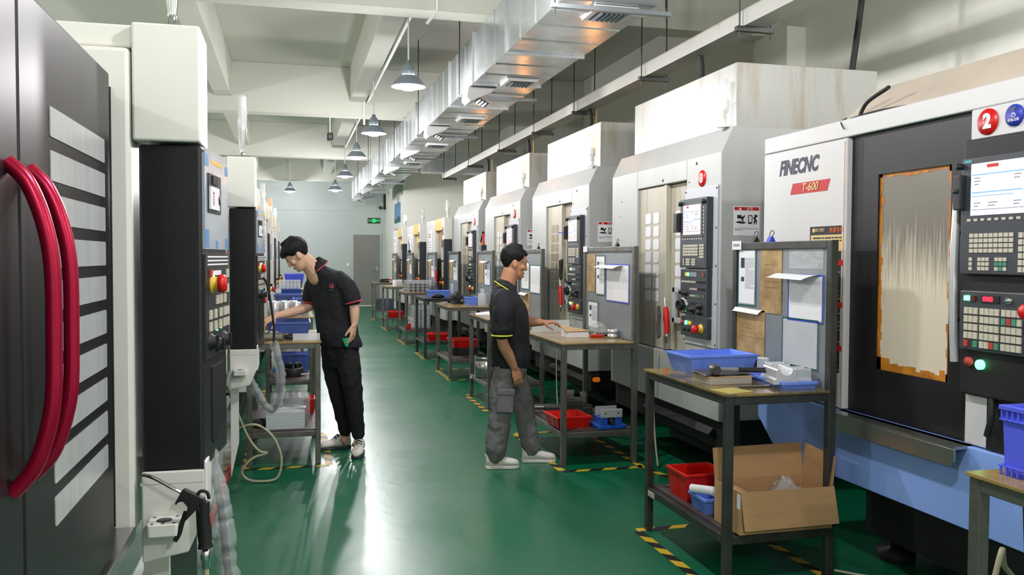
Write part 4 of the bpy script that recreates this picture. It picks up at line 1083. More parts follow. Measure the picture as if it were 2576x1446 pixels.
tote('red bin on the shelf of the dark framed workbench', 2.22, 13.25, .26, .38, .4, .1, M_binred, name='parts_bin', cat='bin', ribs=4)
tote('red bin below the white cylinders', 2.16, 18.5, .26, .34, .5, .12, M_binred, name='parts_bin', cat='bin', ribs=4)
tote('dusty grey tote on the shelf of the farthest right workbench', 2.24, 21.4, .26, .48, .5, .24, mat('slate_bin', (84, 98, 110), .5), ribs=4)
tote('blue bin inside the dusty grey tote near the far door', 2.22, 21.35, .27, .28, .3, .1, M_blue, name='parts_bin', cat='bin', ribs=2)
tote('small red bin beside the clear jars', 2.02, 15.2, .26, .1, .14, .1, M_binred, name='parts_bin', cat='bin', ribs=1)
tote('dusty blue tote on the left workbench below the hand of the stooping man', -.02, 7.1, .92, .34, .44, .115, M_blue2, ribs=3)
tote('wide dusty blue tote on the third left workbench', -.04, 12.25, .92, .38, .5, .11, M_blue2, ribs=4)
tote('blue tote on the second left workbench, right behind the cylinders', .11, 10.0, .92, .19, .3, .16, M_blue2, ribs=2)
tote('deep blue tray under the clear cups on the left side', .0, 14.5, .92, .33, .6, .1, M_navy, ribs=2, taper=.97)
tote('grey tote beneath the violet blue crate', .05, 17.4, .92, .34, .6, .14, mat('slate_bin', (84, 98, 110), .5), ribs=3)
tote('violet blue crate stacked on a grey tote under the chin of the stooping man', .06, 17.4, 1.061, .38, .6, .15, M_violet, ribs=4, name='plastic_crate', cat='crate')
tote('blue tote behind the steel chuck, second left workbench shelf', .03, 9.95, .26, .36, .3, .2, M_blue2, ribs=3)
tote('red bin on the left workbench shelf, behind the silvery bar stack', .14, 7.3, .26, .1, .24, .12, M_binred, name='parts_bin', cat='bin', ribs=1)

# ------------------------------------------------------------------ things on the near workbench
t = thing('carton', 'low grey carton under the black rubber sheet, front of the blue tote', 'box', (2.13, 3.945, .92), 0)
b = MB(); b.box(-.115, .115, -.1, .1, 0, .036); b.build('carton_body', mat('grey_card', (176, 168, 156), .6, var=.05, scale=6), t, bevel=.002)
b = MB(); b.box(-.118, .118, -.102, .102, .036, .039); b.build('carton_lid', mat('kraft_lid', (196, 164, 116), .6), t)
b = MB(); n = 8; vs = []; fs = []
for i in range(n + 1):
    for j in range(5):
        u, v_ = i / n, j / 4
        vs.append((-.13 + .27 * u, -.08 + .19 * v_, .042 + .006 * math.sin(u * 6 + v_ * 3) ** 2 + .004 * v_))
for i in range(n):
    for j in range(4): fs.append((i * 5 + j, (i + 1) * 5 + j, (i + 1) * 5 + j + 1, i * 5 + j + 1))
o = MB().add(vs, fs, 0, True).build('rubber_sheet', mat('grey_rubber', (58, 58, 62), .4)); o.location = (2.13, 3.945, .92)
m_ = o.modifiers.new('thick', 'SOLIDIFY'); m_.thickness = .002
tag(o, 'thin dark rubber sheet under the hammer on the grey carton', 'sheet')
t = thing('hammer', 'rubber headed hammer lying across the grey carton', 'hammer', (2.05, 3.87, .996), R(-8))
b = MB(); b.tube([(-.006, -.045, 0), (-.004, -.03, 0), (0, 0, 0), (.004, .03, 0), (.006, .045, 0)], [.02, .026, .025, .026, .02], n=18); b.build('hammer_head', mat('scuffed_rubber', (62, 62, 66), .3), t)
b = MB(); b.tube([(.02, 0, 0), (.12, 0, -.004), (.26, 0, -.008)], [.009, .011, .012], n=12); b.tube([(.12, 0, -.004), (.26, 0, -.008)], [.0125, .0135], n=12, m=1); b.build('hammer_shaft', [M_sheet, M_char2], t)
b = MB(); b.tube([(.26, 0, -.008), (.28, 0, -.008), (.33, 0, -.01)], [.014, .017, .013], n=10); b.build('hammer_grip_end', M_black, t)
o = MB().tube([(2.11, 3.735, .9265), (2.28, 3.725, .9265)], .006, n=10).build('steel_pin', M_stain); tag(o, 'thin steel pin lying in front of the grey carton', 'pin')
o = MB().box(-.075, .075, -.07, .07, 0, .001).build('work_ticket', mat('oily_ticket', (188, 176, 92), .4, var=.08, scale=12)); o.location = (2.03, 3.66, .9205); o.rotation_euler = (0, 0, .25)
tag(o, 'yellowed paper ticket stuck flat on the near workbench corner', 'paper')
def saddle(label, x, y, z, rz, L=.2, flip=False):
    prof = [(-.062, 0), (.062, 0), (.062, .026), (.05, .032), (.05, .07), (.044, .078), (.034, .078)]
    for k in range(7):
        a = R(180 * k / 6); prof.append((.03 * math.cos(a), .078 - .03 * math.sin(a)))
    prof += [(-.034, .078), (-.044, .078), (-.05, .07), (-.05, .032), (-.062, .026)]
    o = MB().prism(prof, 'y', -L / 2, L / 2).build('machined_saddle', M_alu, bevel=.003)
    o.location = (x, y, z); o.rotation_euler = (0, 0, rz)
    return tag(o, label, 'machined part', 'machined aluminium saddles')
saddle('front left machined aluminium saddle in the shallow blue tray', 2.345, 3.76, .937, R(-12), .2)
saddle('rear machined aluminium saddle showing its half round groove', 2.42, 3.9, .937, R(78), .1)
saddle('right machined aluminium saddle, nearest the board edge', 2.445, 3.74, .932, R(80), .08)
o = MB().box(-.02, .02, -.03, .03, 0, .11).build('aluminium_block', M_alu, bevel=.006); o.location = (2.41, 4.02, .92); tag(o, 'upright aluminium block standing behind the saddles', 'block')
# shelf: rolled paper, cardboard box, plastic bag, tag
o = MB().tube([(1.995, 4.0, .365), (2.06, 3.9, .372), (2.14, 3.79, .36)], [.022, .024, .024], n=14).build('rolled_drawing', M_paper); tag(o, 'rolled white drawing lying across the small blue bin', 'paper roll')
t = thing('cardboard_box', 'open cardboard box with raised flaps on the near workbench shelf', 'box', (2.26, 3.665, .262), 0)
X, Y, H, w_ = .245, .125, .2, .004
b = MB(); b.box(-X, X, -Y, Y, 0, w_); b.box(-X, X, -Y, -Y + w_, w_, H); b.box(-X, X, Y - w_, Y, w_, H); b.box(-X, -X + w_, -Y + w_, Y - w_, w_, H); b.box(X - w_, X, -Y + w_, Y - w_, w_, H)
b.build('box_body', M_card, t)
b = MB(); b.add([(-X, Y, H), (X, Y, H), (X + .006, Y + .03, H + .155), (-X + .003, Y + .03, H + .15), (-X, Y - w_, H), (X, Y - w_, H), (X + .006, Y + .026, H + .155), (-X + .003, Y + .026, H + .15)], [(0, 1, 2, 3), (7, 6, 5, 4), (0, 1, 5, 4), (1, 2, 6, 5), (2, 3, 7, 6), (3, 0, 4, 7)]); b.build('back_flap', M_card, t)
b = MB(); b.add([(X, -Y, H), (X, Y, H), (X + .012, Y - .004, H + .16), (X + .02, -Y + .006, H + .14), (X - w_, -Y, H), (X - w_, Y, H), (X + .008, Y - .004, H + .16), (X + .016, -Y + .006, H + .14)], [(0, 1, 2, 3), (7, 6, 5, 4), (0, 1, 5, 4), (1, 2, 6, 5), (2, 3, 7, 6), (3, 0, 4, 7)]); b.build('side_flap', M_card, t)
b = MB(); b.add([(-X + .0, -Y, H), (X + .006, -Y, H), (X + .016, -Y - .03, H - .17), (-X + .01, -Y - .025, H - .175), (-X, -Y - w_, H + .002), (X + .006, -Y - w_, H + .002), (X + .016, -Y - .034, H - .17), (-X + .01, -Y - .029, H - .175)], [(0, 1, 2, 3), (7, 6, 5, 4), (0, 1, 5, 4), (1, 2, 6, 5), (2, 3, 7, 6), (3, 0, 4, 7)]); b.build('front_flap', M_card, t)
b = MB(); b.add([(-X + .004, -Y + .01, H), (-X + .004, Y - .01, H), (-X + .13, Y - .02, H - .035), (-X + .13, -Y + .02, H - .05), (-X + .004, -Y + .01, H - .004), (-X + .004, Y - .01, H - .004), (-X + .13, Y - .02, H - .039), (-X + .13, -Y + .02, H - .054)], [(0, 1, 2, 3), (7, 6, 5, 4), (0, 1, 5, 4), (1, 2, 6, 5), (2, 3, 7, 6), (3, 0, 4, 7)]); b.build('inner_flap', M_card, t)
b = MB(); b.box(-X - .001, -X, -Y, -Y + .03, .12, .19); b.build('box_label', M_paper, t)
r = random.Random(9); b = MB(); b.sphere((0, 0, .05), (.07, .06, .05), 14); b.v = [(x + r.uniform(-.012, .012), y + r.uniform(-.012, .012), z + r.uniform(-.01, .02)) for x, y, z in b.v]
o = b.build('crumpled_bag', M_film); o.location = (2.33, 3.67, .268); o.scale = (1.3, 1.2, 1.9); tag(o, 'crumpled clear plastic bag inside the cardboard box', 'plastic bag')
t = thing('shelf_tag', 'cream label tag on the lower left rail of the near workbench', 'tag', (1.949, 4.4, .225), 0)
MB(frame((0, 0, 0), '-x')).box(-.04, .04, -.015, .015, 0, .002).build('tag_sheet', mat('cream_card', (222, 216, 186), .6), t)
b = MB(frame((-.002, 0, 0), '-x')); rows_of_text(b, -.03, .03, -.01, .01, 2, 3); b.build('tag_print', M_inkg, t)
o = MB(frame((1.929, 6.03 + 2.4, .22), '-x')).box(-.86, -.8, -.015, .015, 0, .002).build('shelf_tag', M_paper); tag(o, 'pale label tag on the rail of the workbench with the metal drum', 'tag')

# ------------------------------------------------------------------ clipboards and sheets on the boards
def board_sheet(xs, y1, y0, z0, z1, label, kind, name='clipboard', binding=None, lean=0.0, seed=1, flip=None, group=None):
    """hangs on the aisle side of a board: y1 far edge, y0 near edge"""
    W_, H_ = y1 - y0, z1 - z0
    t = thing(name, label, 'clipboard' if name == 'clipboard' else 'paper', (xs, y1, z0), 0, group)
    F = frame((0, 0, 0), '-x')
    base = {'doc': M_paperg, 'brown': M_cardd, 'film': M_paperg, 'blank': M_paperg}[kind]
    b = MB(F); b.box(0, W_, 0, H_, .0005, .0035); b.build('board_sheet', base, t)
    if binding:
        b = MB(F); e = .006
        b.box(-.002, e, -.002, H_ + .002, .0036, .0046); b.box(W_ - e, W_ + .002, -.002, H_ + .002, .0036, .0046); b.box(e, W_ - e, -.002, e, .0036, .0046)
        b.box(e, W_ - e, H_ - e, H_ + .002, .0036, .0046)
        b.build('binding', binding, t)
    if kind == 'doc':
        b = MB(F); b.box(.012, W_ - .012, .012, H_ - .012, .0036, .0042); p = b.build('printed_page', M_paper, t)
        b = MB(F @ Matrix.Translation((0, 0, .0043))); rows_of_text(b, W_ * .42, W_ - .018, H_ * .3, H_ * .85, 24, seed, h=.35); b.build('page_print', M_inkg, p)
        b = MB(F @ Matrix.Translation((0, 0, .0043))); b.box(W_ * .16, W_ * .38, H_ * .66, H_ * .84, 0, .0005); b.box(W_ * .18, W_ * .36, H_ * .42, H_ * .5, 0, .0005); b.build('page_pictures', M_ink, p)
    if kind == 'film':
        b = MB(F); b.box(.01, W_ - .01, .01, H_ - .01, .0036, .004); b.build('filled_form', M_paper, t)
        b = MB(F @ Matrix.Translation((0, 0, .0041))); rows_of_text(b, .02, W_ - .02, H_ * .35, H_ * .9, 14, seed, h=.12, fill=1); b.build('form_lines', M_inkg, t)
    if kind == 'brown':
        b = MB(F @ Matrix.Translation((0, 0, .0036))); rows_of_text(b, W_ * .2, W_ - .02, H_ * .4, H_ * .85, 5, seed, h=.12, fill=.5); b.build('faded_print', mat('faded_ink', (140, 110, 70), .7), t)
    if flip:
        u0, u1, v, out = flip
        b = MB(F); n = 6; vs = []; fs = []
        for i in range(n + 1):
            s_ = i / n
            vs += [(u0 + .012 * math.sin(3 * s_), v - .012 * s_ * s_ + .006 * math.sin(5 * s_), .006 + out * s_), (u1 - .02 * s_, v - .005 * s_ - .02 * s_ * s_, .006 + out * s_)]
        for i in range(n): fs.append((2 * i, 2 * i + 1, 2 * i + 3, 2 * i + 2))
        b.add(vs, fs, 0, True); b.build('folded_page', M_paper, t)
    return t
xs = 2.503
board_sheet(xs, 4.45, 4.26, 1.285, 1.605, 'green edged printed sheet at the top left of the near board', 'doc', binding=M_green, seed=4)
board_sheet(xs, 4.205, 4.0, 1.255, 1.6, 'oil stained brown board hanging in the middle of the near board', 'brown', seed=5)
board_sheet(xs, 3.935, 3.635, 1.235, 1.47, 'blue edged form under a curled white page on the near board', 'film', binding=M_blueb, flip=(-.07, .27, .235, .09))
board_sheet(xs, 4.47, 4.16, 1.005, 1.265, 'oily brown sheet with a white folded top, lower left of the near board', 'brown', seed=6, flip=(.0, .3, .262, .025))
board_sheet(xs, 3.985, 3.67, 1.0, 1.245, 'green edged blank sheet at the lower right of the near board', 'blank', binding=M_green)
o = MB(frame((xs, 3.93, 1.5), '-x')).box(0, .29, 0, .1, .0005, .002).build('film_pocket', M_film); tag(o, 'clear film pocket above the blue edged form', 'pocket')
def small_clip(loc, label, m=M_black):
    t = thing('bulldog_clip', label, 'clip', loc)
    b = MB(); b.prism([(-.02, 0), (.02, 0), (.004, .03), (-.004, .03)], 'y', -.018, .018); b.build('clip_body', m, t)
    b = MB(); b.tube(spline([(0, -.012, .03), (.008, -.02, .05), (.006, 0, .062), (.008, .02, .05), (0, .012, .03)], 4), .0025, n=6); b.build('clip_lever', M_steeld, t)
small_clip((2.512, 4.29, 1.64), 'black clip on the top rail of the near board')
small_clip((2.512, 4.13, 1.64), 'blue clip on the top rail of the near board', M_blueb)
small_clip((2.512, 6.38, 1.64), 'black clip on the board right of the man in grey trousers')
small_clip((2.512, 8.62, 1.64), 'black clip on the board behind the head of the man in grey trousers')
t = thing('board_tag', 'white name tag at the left end of the near board rail', 'tag', (2.489, 4.5, 1.6))
MB(frame((0, 0, 0), '-x')).box(0, .1, 0, .05, 0, .003).build('tag_sheet', M_paper, t)
b = MB(frame((-.003, 0, 0), '-x')); b.text('现场看板', .05, .025, .018, .0004); b.build('tag_print', M_inkg, t)
o = MB(frame((2.489, 7.12, 1.6), '-x')).box(0, .1, 0, .05, 0, .003).build('board_tag', M_paper); tag(o, 'white name tag on the board rail right of the standing man', 'tag')
board_sheet(xs, 7.05, 6.85, 1.26, 1.58, 'brown sheet on the board right of the standing man', 'brown', seed=7)
board_sheet(xs, 6.83, 6.62, 1.24, 1.57, 'printed sheet on the board right of the standing man', 'doc', binding=M_green, seed=8)
board_sheet(xs, 6.58, 6.1, 1.2, 1.5, 'blue edged sheet with curled top on the board right of the standing man', 'film', binding=M_blueb, flip=(-.1, .36, .29, .08))
board_sheet(xs, 7.02, 6.78, .95, 1.18, 'green edged small sheet low on the board right of the standing man', 'doc', binding=M_green, seed=9)
board_sheet(xs, 8.88, 8.5, 1.17, 1.47, 'green edged sheet right of the face of the standing man', 'film', binding=M_green)
board_sheet(xs, 9.25, 8.93, 1.2, 1.5, 'green edged sheet hidden partly by the face of the standing man', 'doc', binding=M_green, seed=11)
board_sheet(xs, 9.25, 8.9, .98, 1.16, 'brown sheet below the chin of the standing man', 'brown', seed=12, flip=(0, .3, .18, .04))
for i, (yb_, ye_, words_) in enumerate(((10.68, 11.56, 'with the black clamp'), (12.96, 13.81, 'with the pale blue tote'), (15.14, 16.02, 'with the clear trays'), (18.14, 19.0, 'with white cylinders'), (21.04, 21.76, 'nearest the far door'))):
    L = ye_ - yb_
    board_sheet(xs, ye_ - .05, ye_ - .35, 1.2, 1.52, 'brown sheet on the board of the workbench ' + words_, 'brown', seed=20 + i)
    board_sheet(xs, ye_ - .42, ye_ - .75, 1.18, 1.5, 'white sheet with curled top on the board of the workbench ' + words_, 'doc', seed=30 + i, binding=M_blueb if i == 0 else None, flip=(-.05, .3, .32, .07))
    if i < 3: board_sheet(xs, ye_ - .15, ye_ - .45, .96, 1.14, 'small sheet low on the board of the workbench ' + words_, 'blank', binding=M_green, seed=40 + i)
# magnetic dial arms
t = thing('dial_indicator_arm', 'red jointed magnetic arm standing on a board rail behind the standing man', 'magnetic arm', (2.512, 11.25, 1.641))
b = MB(); b.box(-.035, .035, -.035, .035, 0, .075); b.build('magnet_base', M_char2, t, bevel=.004)
b = MB(); b.tube([(0, 0, .075), (0, .03, .24)], .016); b.build('upper_arm', M_red, t)
b = MB(); b.tube([(0, .03, .24), (0, .1, .2), (0, .17, .12)], .01); b.sphere((0, .03, .24), .022); b.build('fore_arm', M_black, t)
b = MB(); b.lathe([(.026, -.008), (.026, .008), (.001, .009)], (0, .2, .1), n=14, axis='x'); b.build('dial', M_yel, t)
t = thing('dial_indicator_arm', 'small dark jointed arm on the board with white cylinders', 'magnetic arm', (2.512, 18.7, 1.641))
b = MB(); b.box(-.03, .03, -.03, .03, 0, .06); b.build('magnet_base', M_char2, t)
b = MB(); b.tube([(0, 0, .06), (0, .06, .2), (0, .2, .26)], .01); b.build('upper_arm', M_char2, t)
# ------------------------------------------------------------------ things on the standing man's workbench
t = thing('carton', 'white carton with its brown lid ajar near the reaching hand', 'box', (2.19, 6.46, .92), .05)
b = MB(); b.box(-.09, .09, -.075, .075, 0, .045); b.build('carton_body', M_paper, t, bevel=.002)
b = MB(); b.add([(-.1, -.08, .047), (.1, -.08, .05), (.1, .08, .052), (-.1, .08, .085), (-.1, -.08, .05), (.1, -.08, .053), (.1, .08, .055), (-.1, .08, .088)], [(0, 1, 2, 3), (7, 6, 5, 4), (0, 1, 5, 4), (1, 2, 6, 5), (2, 3, 7, 6), (3, 0, 4, 7)]); b.build('carton_lid', mat('kraft_lid', (196, 164, 116), .6), t)
o = MB().box(-.06, .06, -.014, .014, 0, .024).build('red_tool_case', mat('red_clear', (206, 50, 24), .25), bevel=.008); o.location = (2.345, 6.37, .92); o.rotation_euler = (0, 0, .05); tag(o, 'red plastic tool case lying between the white carton and the aluminium ring', 'tool case')
t = thing('screwdriver', 'green handled screwdriver behind the red tool case', 'screwdriver', (2.34, 6.72, .934), R(-20))
MB().tube([(-.07, 0, .006), (.0, 0, 0)], .005).build('screwdriver_shaft', M_chrome, t); MB().tube([(0, 0, 0), (.02, 0, 0), (.1, 0, 0)], [.009, .013, .012], n=10).build('screwdriver_handle', M_green, t)
r = random.Random(5); b = MB(); b.sphere((0, 0, .045), (.085, .06, .045), 14); b.v = [(x + r.uniform(-.016, .016), y + r.uniform(-.014, .014), max(0, z + r.uniform(-.012, .024))) for x, y, z in b.v]
o = b.build('crumpled_bag', M_film); o.location = (2.42, 6.55, .92); tag(o, 'crumpled clear bag on the workbench of the standing man', 'plastic bag')
o = MB().tube([(-.07, 0, .016), (.05, 0, .016), (.07, 0, .018)], [.012, .015, .018], n=12).build('tool', M_char2); o.location = (2.43, 6.42, .92); o.rotation_euler = (0, 0, -.4); tag(o, 'black tool handle in front of the crumpled clear bag', 'tool')
o = MB().lathe([(.034, 0), (.042, .002), (.042, .024), (.036, .026), (.036, .038), (.042, .04), (.042, .064), (.03, .066), (.03, .004), (.034, 0)], n=24, cap=False).build('aluminium_ring', M_alu); o.location = (2.455, 6.31, .921); tag(o, 'grooved aluminium ring at the right end of the standing man\'s workbench', 'ring')
o = MB().box(-.16, .16, -.004, .004, 0, .1).build('acrylic_guard', M_clear); o.location = (2.14, 6.95, .92); o.rotation_euler = (0, 0, -.2); tag(o, 'clear acrylic strip standing behind the reaching hand', 'guard')

# vises on the shelf
t = thing('machine_vise', 'blue vise with silvery jaws on the shelf, right of the red bin', 'vise', (2.34, 6.11, .26), 0)
b = MB(); b.rrect(-.12, .12, -.1, .1, 0, .028, .03); b.box(-.085, -.03, -.085, .085, .028, .085); b.box(.03, .085, -.085, .085, .028, .085)
b.build('vise_base', mat('vise_blue', (32, 82, 182), .35), t, bevel=.004)
for ya, yb, zt in ((-.09, -.068, .148), (.03, .052, .152)): MB().box(-.085, .085, ya, yb, .085, zt).build('vise_jaw', M_alu, t, bevel=.002)
b = MB(); b.cyl((0, -.11, .055), (0, .1, .055), .018); b.box(-.03, .03, -.05, .07, .03, .085); b.build('vise_screw', M_steeld, t)
b = MB()
for x in (-.05, .05): b.lathe([(.006, -.0915), (.006, -.0905), (.001, -.0905)], (x, 0, .118), n=10, axis='y')
b.build('jaw_bolts', M_black, t)
t = thing('machine_vise', 'dark steel vise with ball ended handle, behind the red bin on the same shelf', 'vise', (2.23, 6.74, .26), R(-18))
b = MB(); b.box(-.2, .2, -.08, .08, 0, .06); b.box(-.06, .12, -.09, .09, .06, .12); b.build('vise_body', M_steeld, t, bevel=.005)
for xa, xb, za, zt in ((-.02, .05, .12, .18), (.1, .15, .1, .165)): MB().box(xa, xb, -.085, .085, za, zt).build('vise_jaw', M_steel, t, bevel=.005)
b = MB(); b.cyl((-.2, 0, .045), (-.3, 0, .045), .022); b.sphere((-.3, 0, .045), .027, 12); b.build('vise_spindle', M_stain, t)
o = MB().tube([(1.98, 6.56, .285), (2.12, 6.58, .285)], .012).build('vise_handle', M_steeld); o2 = MB(); tag(o, 'loose dark bar handle in front of the dark vise', 'handle')

# ------------------------------------------------------------------ third to eighth workbenches
t = thing('metal_drum', 'silvery metal drum with open ring on the shelf left of the grey trousers', 'drum', (2.05, 9.02, .26), 0)
b = MB(); b.lathe([(.125, 0), (.13, .004), (.13, .16), (.124, .165), (.124, .19), (.13, .195), (.13, .215), (.118, .215), (.118, .01), (.001, .008)], n=30, cap=True); b.build('drum_shell', M_stain, t)
b = MB(); b.tube([(.122 * math.cos(R(a)), .122 * math.sin(R(a)), .222) for a in range(0, 360, 15)], .008, closed=True); b.build('drum_ring', M_rubber, t)
o = MB().add([(-.1, -.06, 0), (.09, -.07, .001), (.1, .06, .03), (-.08, .08, .012)], [(0, 1, 2, 3)]).build('loose_paper', M_paper, fix=False); o.location = (2.06, 9.2, .921); tag(o, 'loose white paper on the workbench with the metal drum', 'paper')
def cup_stack(label, x, y, z, r0, h, n, cat='container'):
    t = thing('clear_container', label, cat, (x, y, z), 0, 'clear plastic containers')
    prof = []
    for i in range(n): prof += [(r0 * (.94 + .02 * i), h * i / n), (r0 * (1 + .0 * i), h * (i + .8) / n)]
    b = MB(); b.lathe(prof + [(r0 * .9, h)], n=20); b.build('container_wall', M_clear, t)
    MB().lathe([(r0 * 1.03, h), (r0 * 1.03, h + .008), (r0 * .9, h + .009)], n=20, cap=False).build('container_rim', M_film, t)
cup_stack('stacked clear bowls on the workbench right of the standing man\'s chest', 2.32, 8.82, .92, .1, .16, 5)
cup_stack('clear container left of the standing man, near the blue bin', 2.45, 11.0, .92, .07, .15, 3)
t = thing('clamp_fixture', 'black clamp fixture standing on the workbench right of the pale blue tote', 'fixture', (2.17, 11.35, .92), .3)
b = MB(); b.box(-.07, .07, -.06, .06, 0, .03); b.box(-.03, .03, -.05, .05, .03, .08); b.build('fixture_base', M_char2, t, bevel=.004)
b = MB(); b.cyl((-.08, 0, .09), (.08, 0, .09), .03); b.cyl((0, 0, .08), (0, 0, .15), .015); b.lathe([(.05, .15), (.05, .165), (.001, .168)], n=14); b.build('fixture_clamp', M_steeld, t)
o = MB().box(-.17, .17, -.22, .22, 0, .1).build('machined_slab', M_void, bevel=.01); o.location = (2.22, 11.25, .26); tag(o, 'dark tray of parts under the red bin below the black clamp', 'tray')
r = random.Random(8); b = MB(); b.sphere((0, 0, .02), (.1, .09, .03), 14); b.v = [(x + r.uniform(-.015, .015), y + r.uniform(-.015, .015), max(.0, z + r.uniform(-.006, .012))) for x, y, z in b.v]
o = b.build('black_cloth', M_black); o.location = (2.2, 13.1, .92); tag(o, 'black cloth bunched in front of the pale blue tote', 'cloth')
# clear trays of pockets, piled
def pocket_tray(label, x, y, z):
    t = thing('pocket_tray', label, 'tray', (x, y, z), 0, 'clear pocket trays in the pile')
    b = MB(); b.box(-.22, .22, -.3, .3, .045, .05); b.build('tray_sheet', M_clear, t)
    b = MB()
    for i in range(5):
        for j in range(4): b.lathe([(.03, 0), (.036, .03), (.04, .045)], (-.17 + .085 * i, -.22 + .145 * j, 0), n=10)
    b.box(-.215, .215, -.295, .295, .0, .003)
    b.build('tray_pockets', M_clear, t)
for i, wd_ in enumerate(('bottom', 'second', 'third', 'top')):
    pocket_tray(wd_ + ' clear pocket tray of the pile on the jar workbench', 2.22, 15.6, .921 + i * .051)
# jars below, counted
def jar_mb():
    b = MB(); b.lathe([(.036, 0), (.04, .004), (.04, .075), (.032, .085), (.032, .09)], n=12); return b
t0 = thing('clear_jar', 'clear plastic jar in the pile under the pocket trays', 'jar', (2.02, 15.17, .26), 0, 'clear jars under the pocket trays')
jar_mb().build('jar_wall', M_clear, t0)
MB().lathe([(.036, .09), (.036, .105), (.001, .106)], n=12).build('jar_lid', M_paperg, t0)
t0.location = (2.13, 15.3, .26)
k = 0
for lz in range(4):
    for i in range(4):
        for j in range(6):
            if (lz, i, j) == (0, 0, 0): continue
            if lz and i and j not in (0, 5): continue
            dup(t0, (2.13 + .09 * i, 15.3 + .1 * j, .26 + .107 * lz))
for i, p in enumerate((('nearest', 18.35), ('middle', 18.5), ('farthest', 18.65))):
    o = MB().lathe([(.055, 0), (.056, .13), (.05, .135), (.001, .136)], n=18).build('white_cylinder', M_paper); o.location = (2.16 + .07 * i, p[1], .92)
    tag(o, p[0] + ' of the three white cylinders near the far door', 'cylinder', 'white cylinders')
t = thing('clamp_fixture', 'dark tools lying on the farthest right workbench', 'tool', (2.25, 21.4, .92), .4)
b = MB(); b.box(-.12, .12, -.04, .04, 0, .04); b.cyl((-.1, .02, .06), (.1, -.03, .07), .02); b.build('tool_body', M_char2, t, bevel=.006)
MB().cyl((.1, -.03, .07), (.19, -.05, .05), .015).build('tool_handle', M_red, t)

# ------------------------------------------------------------------ air guns hung on machine doors
def red_gun(x, y, z, label, cloth=False):
    t = thing('air_blow_gun', label, 'air gun', (x, y, z), 0, 'red air blow guns on the machine doors')
    MB().tube([(0, .04, .13), (0, .03, .09), (0, .015, .045)], .006).build('nozzle', M_chrome, t)
    b = MB(); b.tube([(0, .02, .06), (0, .01, .02), (0, .0, -.05), (0, -.005, -.13)], [.016, .022, .02, .019], n=12); b.build('grip', M_red, t)
    b = MB(); b.tube(spline([(0, .04, .02), (0, .05, -.02), (0, .035, -.07)], 4), .006); b.build('trigger', M_black, t)
    MB().lathe([(.012, -.13), (.017, -.14), (.017, -.17), (.011, -.175), (.011, -.2), (.001, -.2)], (0, -.005, 0), n=12).build('coupling', M_stain, t)
    return t
red_gun(2.66, 5.76, 1.13, 'red air blow gun hung by the door handle of the machine with badge 3')
red_gun(2.66, 8.3, 1.2, 'red air blow gun hung on the second grey machine, left of its control panel')
b = MB(); b.prism([(-.05, .1), (.05, .12), (.06, .08), (.03, -.02), (.035, -.08), (-.0, -.1), (-.04, -.05), (-.035, .02)], 'z', 0, .02)
o = b.build('work_cloth', M_black, bevel=.006); o.matrix_world = frame((2.66, 8.27, 1.42), '-x'); tag(o, 'black rag tucked above the red air gun of the second grey machine', 'rag')
b = MB(); b.prism([(-.02, .12), (.015, .13), (.03, .06), (.02, -.02), (.03, -.1), (-.01, -.12), (-.03, -.04), (-.015, .03)], 'z', 0, .02)
o = b.build('work_cloth', mat('grey_rag', (84, 80, 76), .8), bevel=.006); o.matrix_world = frame((2.65, 5.86, 1.07), '-x'); tag(o, 'grey rag hanging left of the red air gun of the machine with badge 3', 'rag')
red_gun(2.5, 15.05, 1.25, 'red air blow gun hung beside the yellow open door')
o = MB().box(-.006, .006, -.09, .09, -.006, .006).build('blue_marker', M_blueb, bevel=.003); o.location = (2.611, 8.15, 1.8); tag(o, 'blue stick poking out of the screen cover on the second grey machine', 'marker')
for i, (y, lab) in enumerate(((5.95, 'clear hose dropping behind the near workbench from the machine with badge 3'), (8.4, 'clear hose dropping behind the workbench of the standing man'))):
    o = MB().tube(spline([(2.66, y, .86), (2.655, y + .02, .5), (2.64, y - .05, .2), (2.62, y - .15, .012)]), .007).build('air_hose', M_hose); tag(o, lab, 'hose')
o = MB().tube(spline([(2.58, 3.62, .02), (2.75, 3.5, .012), (3.0, 3.45, .012), (3.3, 3.4, .012)]), .007).build('air_hose', M_hose); tag(o, 'clear hose lying on the floor right of the cardboard box', 'hose')
for i, (p, lab, m_) in enumerate(((((2.12, 2.22, 0.01), (2.1, 2.2, .3), (2.17, 2.2, .62), (2.24, 2.25, .55), (2.4, 2.3, .42)), 'yellowish hose arched left of the corner workbench leg', M_hose),
                                  (((2.42, 2.25, .01), (2.38, 2.2, .3), (2.44, 2.25, .6), (2.56, 2.3, .62), (2.6, 2.3, .4)), 'yellowish hose looping behind the corner workbench', M_hose),
                                  (((2.36, 2.3, .8), (2.37, 2.3, .65), (2.4, 2.32, .5), (2.44, 2.35, .3)), 'black cable hanging behind the corner workbench', M_rubber))):
    o = MB().tube(spline(p), .009).build('floor_hose', m_); tag(o, lab, 'hose')

# tub on the tank, bucket on the nearest grey machine
o = MB().lathe([(.15, 0), (.165, .12), (.172, .12), (.172, .15), (.155, .15), (.14, .02), (.001, .02)], n=24).build('plastic_bucket', mat('cream_bucket', (222, 214, 190), .5, rgb2=(190, 160, 110), scale=6, lo=.6, hi=.85)); o.location = (3.75, 6.0, 2.84); tag(o, 'cream bucket on top of the nearest grey machine', 'bucket')
t = thing('work_light', 'amber lit lamp box at the dark foot of the second grey machine', 'lamp', (2.79, 7.6, .36))
b = MB(); b.box(-.06, .06, -.03, .0, 0, .09); b.build('lamp_box', M_void, t); MB(frame((0, -.03, 0), '-y')).rrect(-.045, .03, .02, .065, 0, .004, .018).build('lamp_front', M_glow, t)

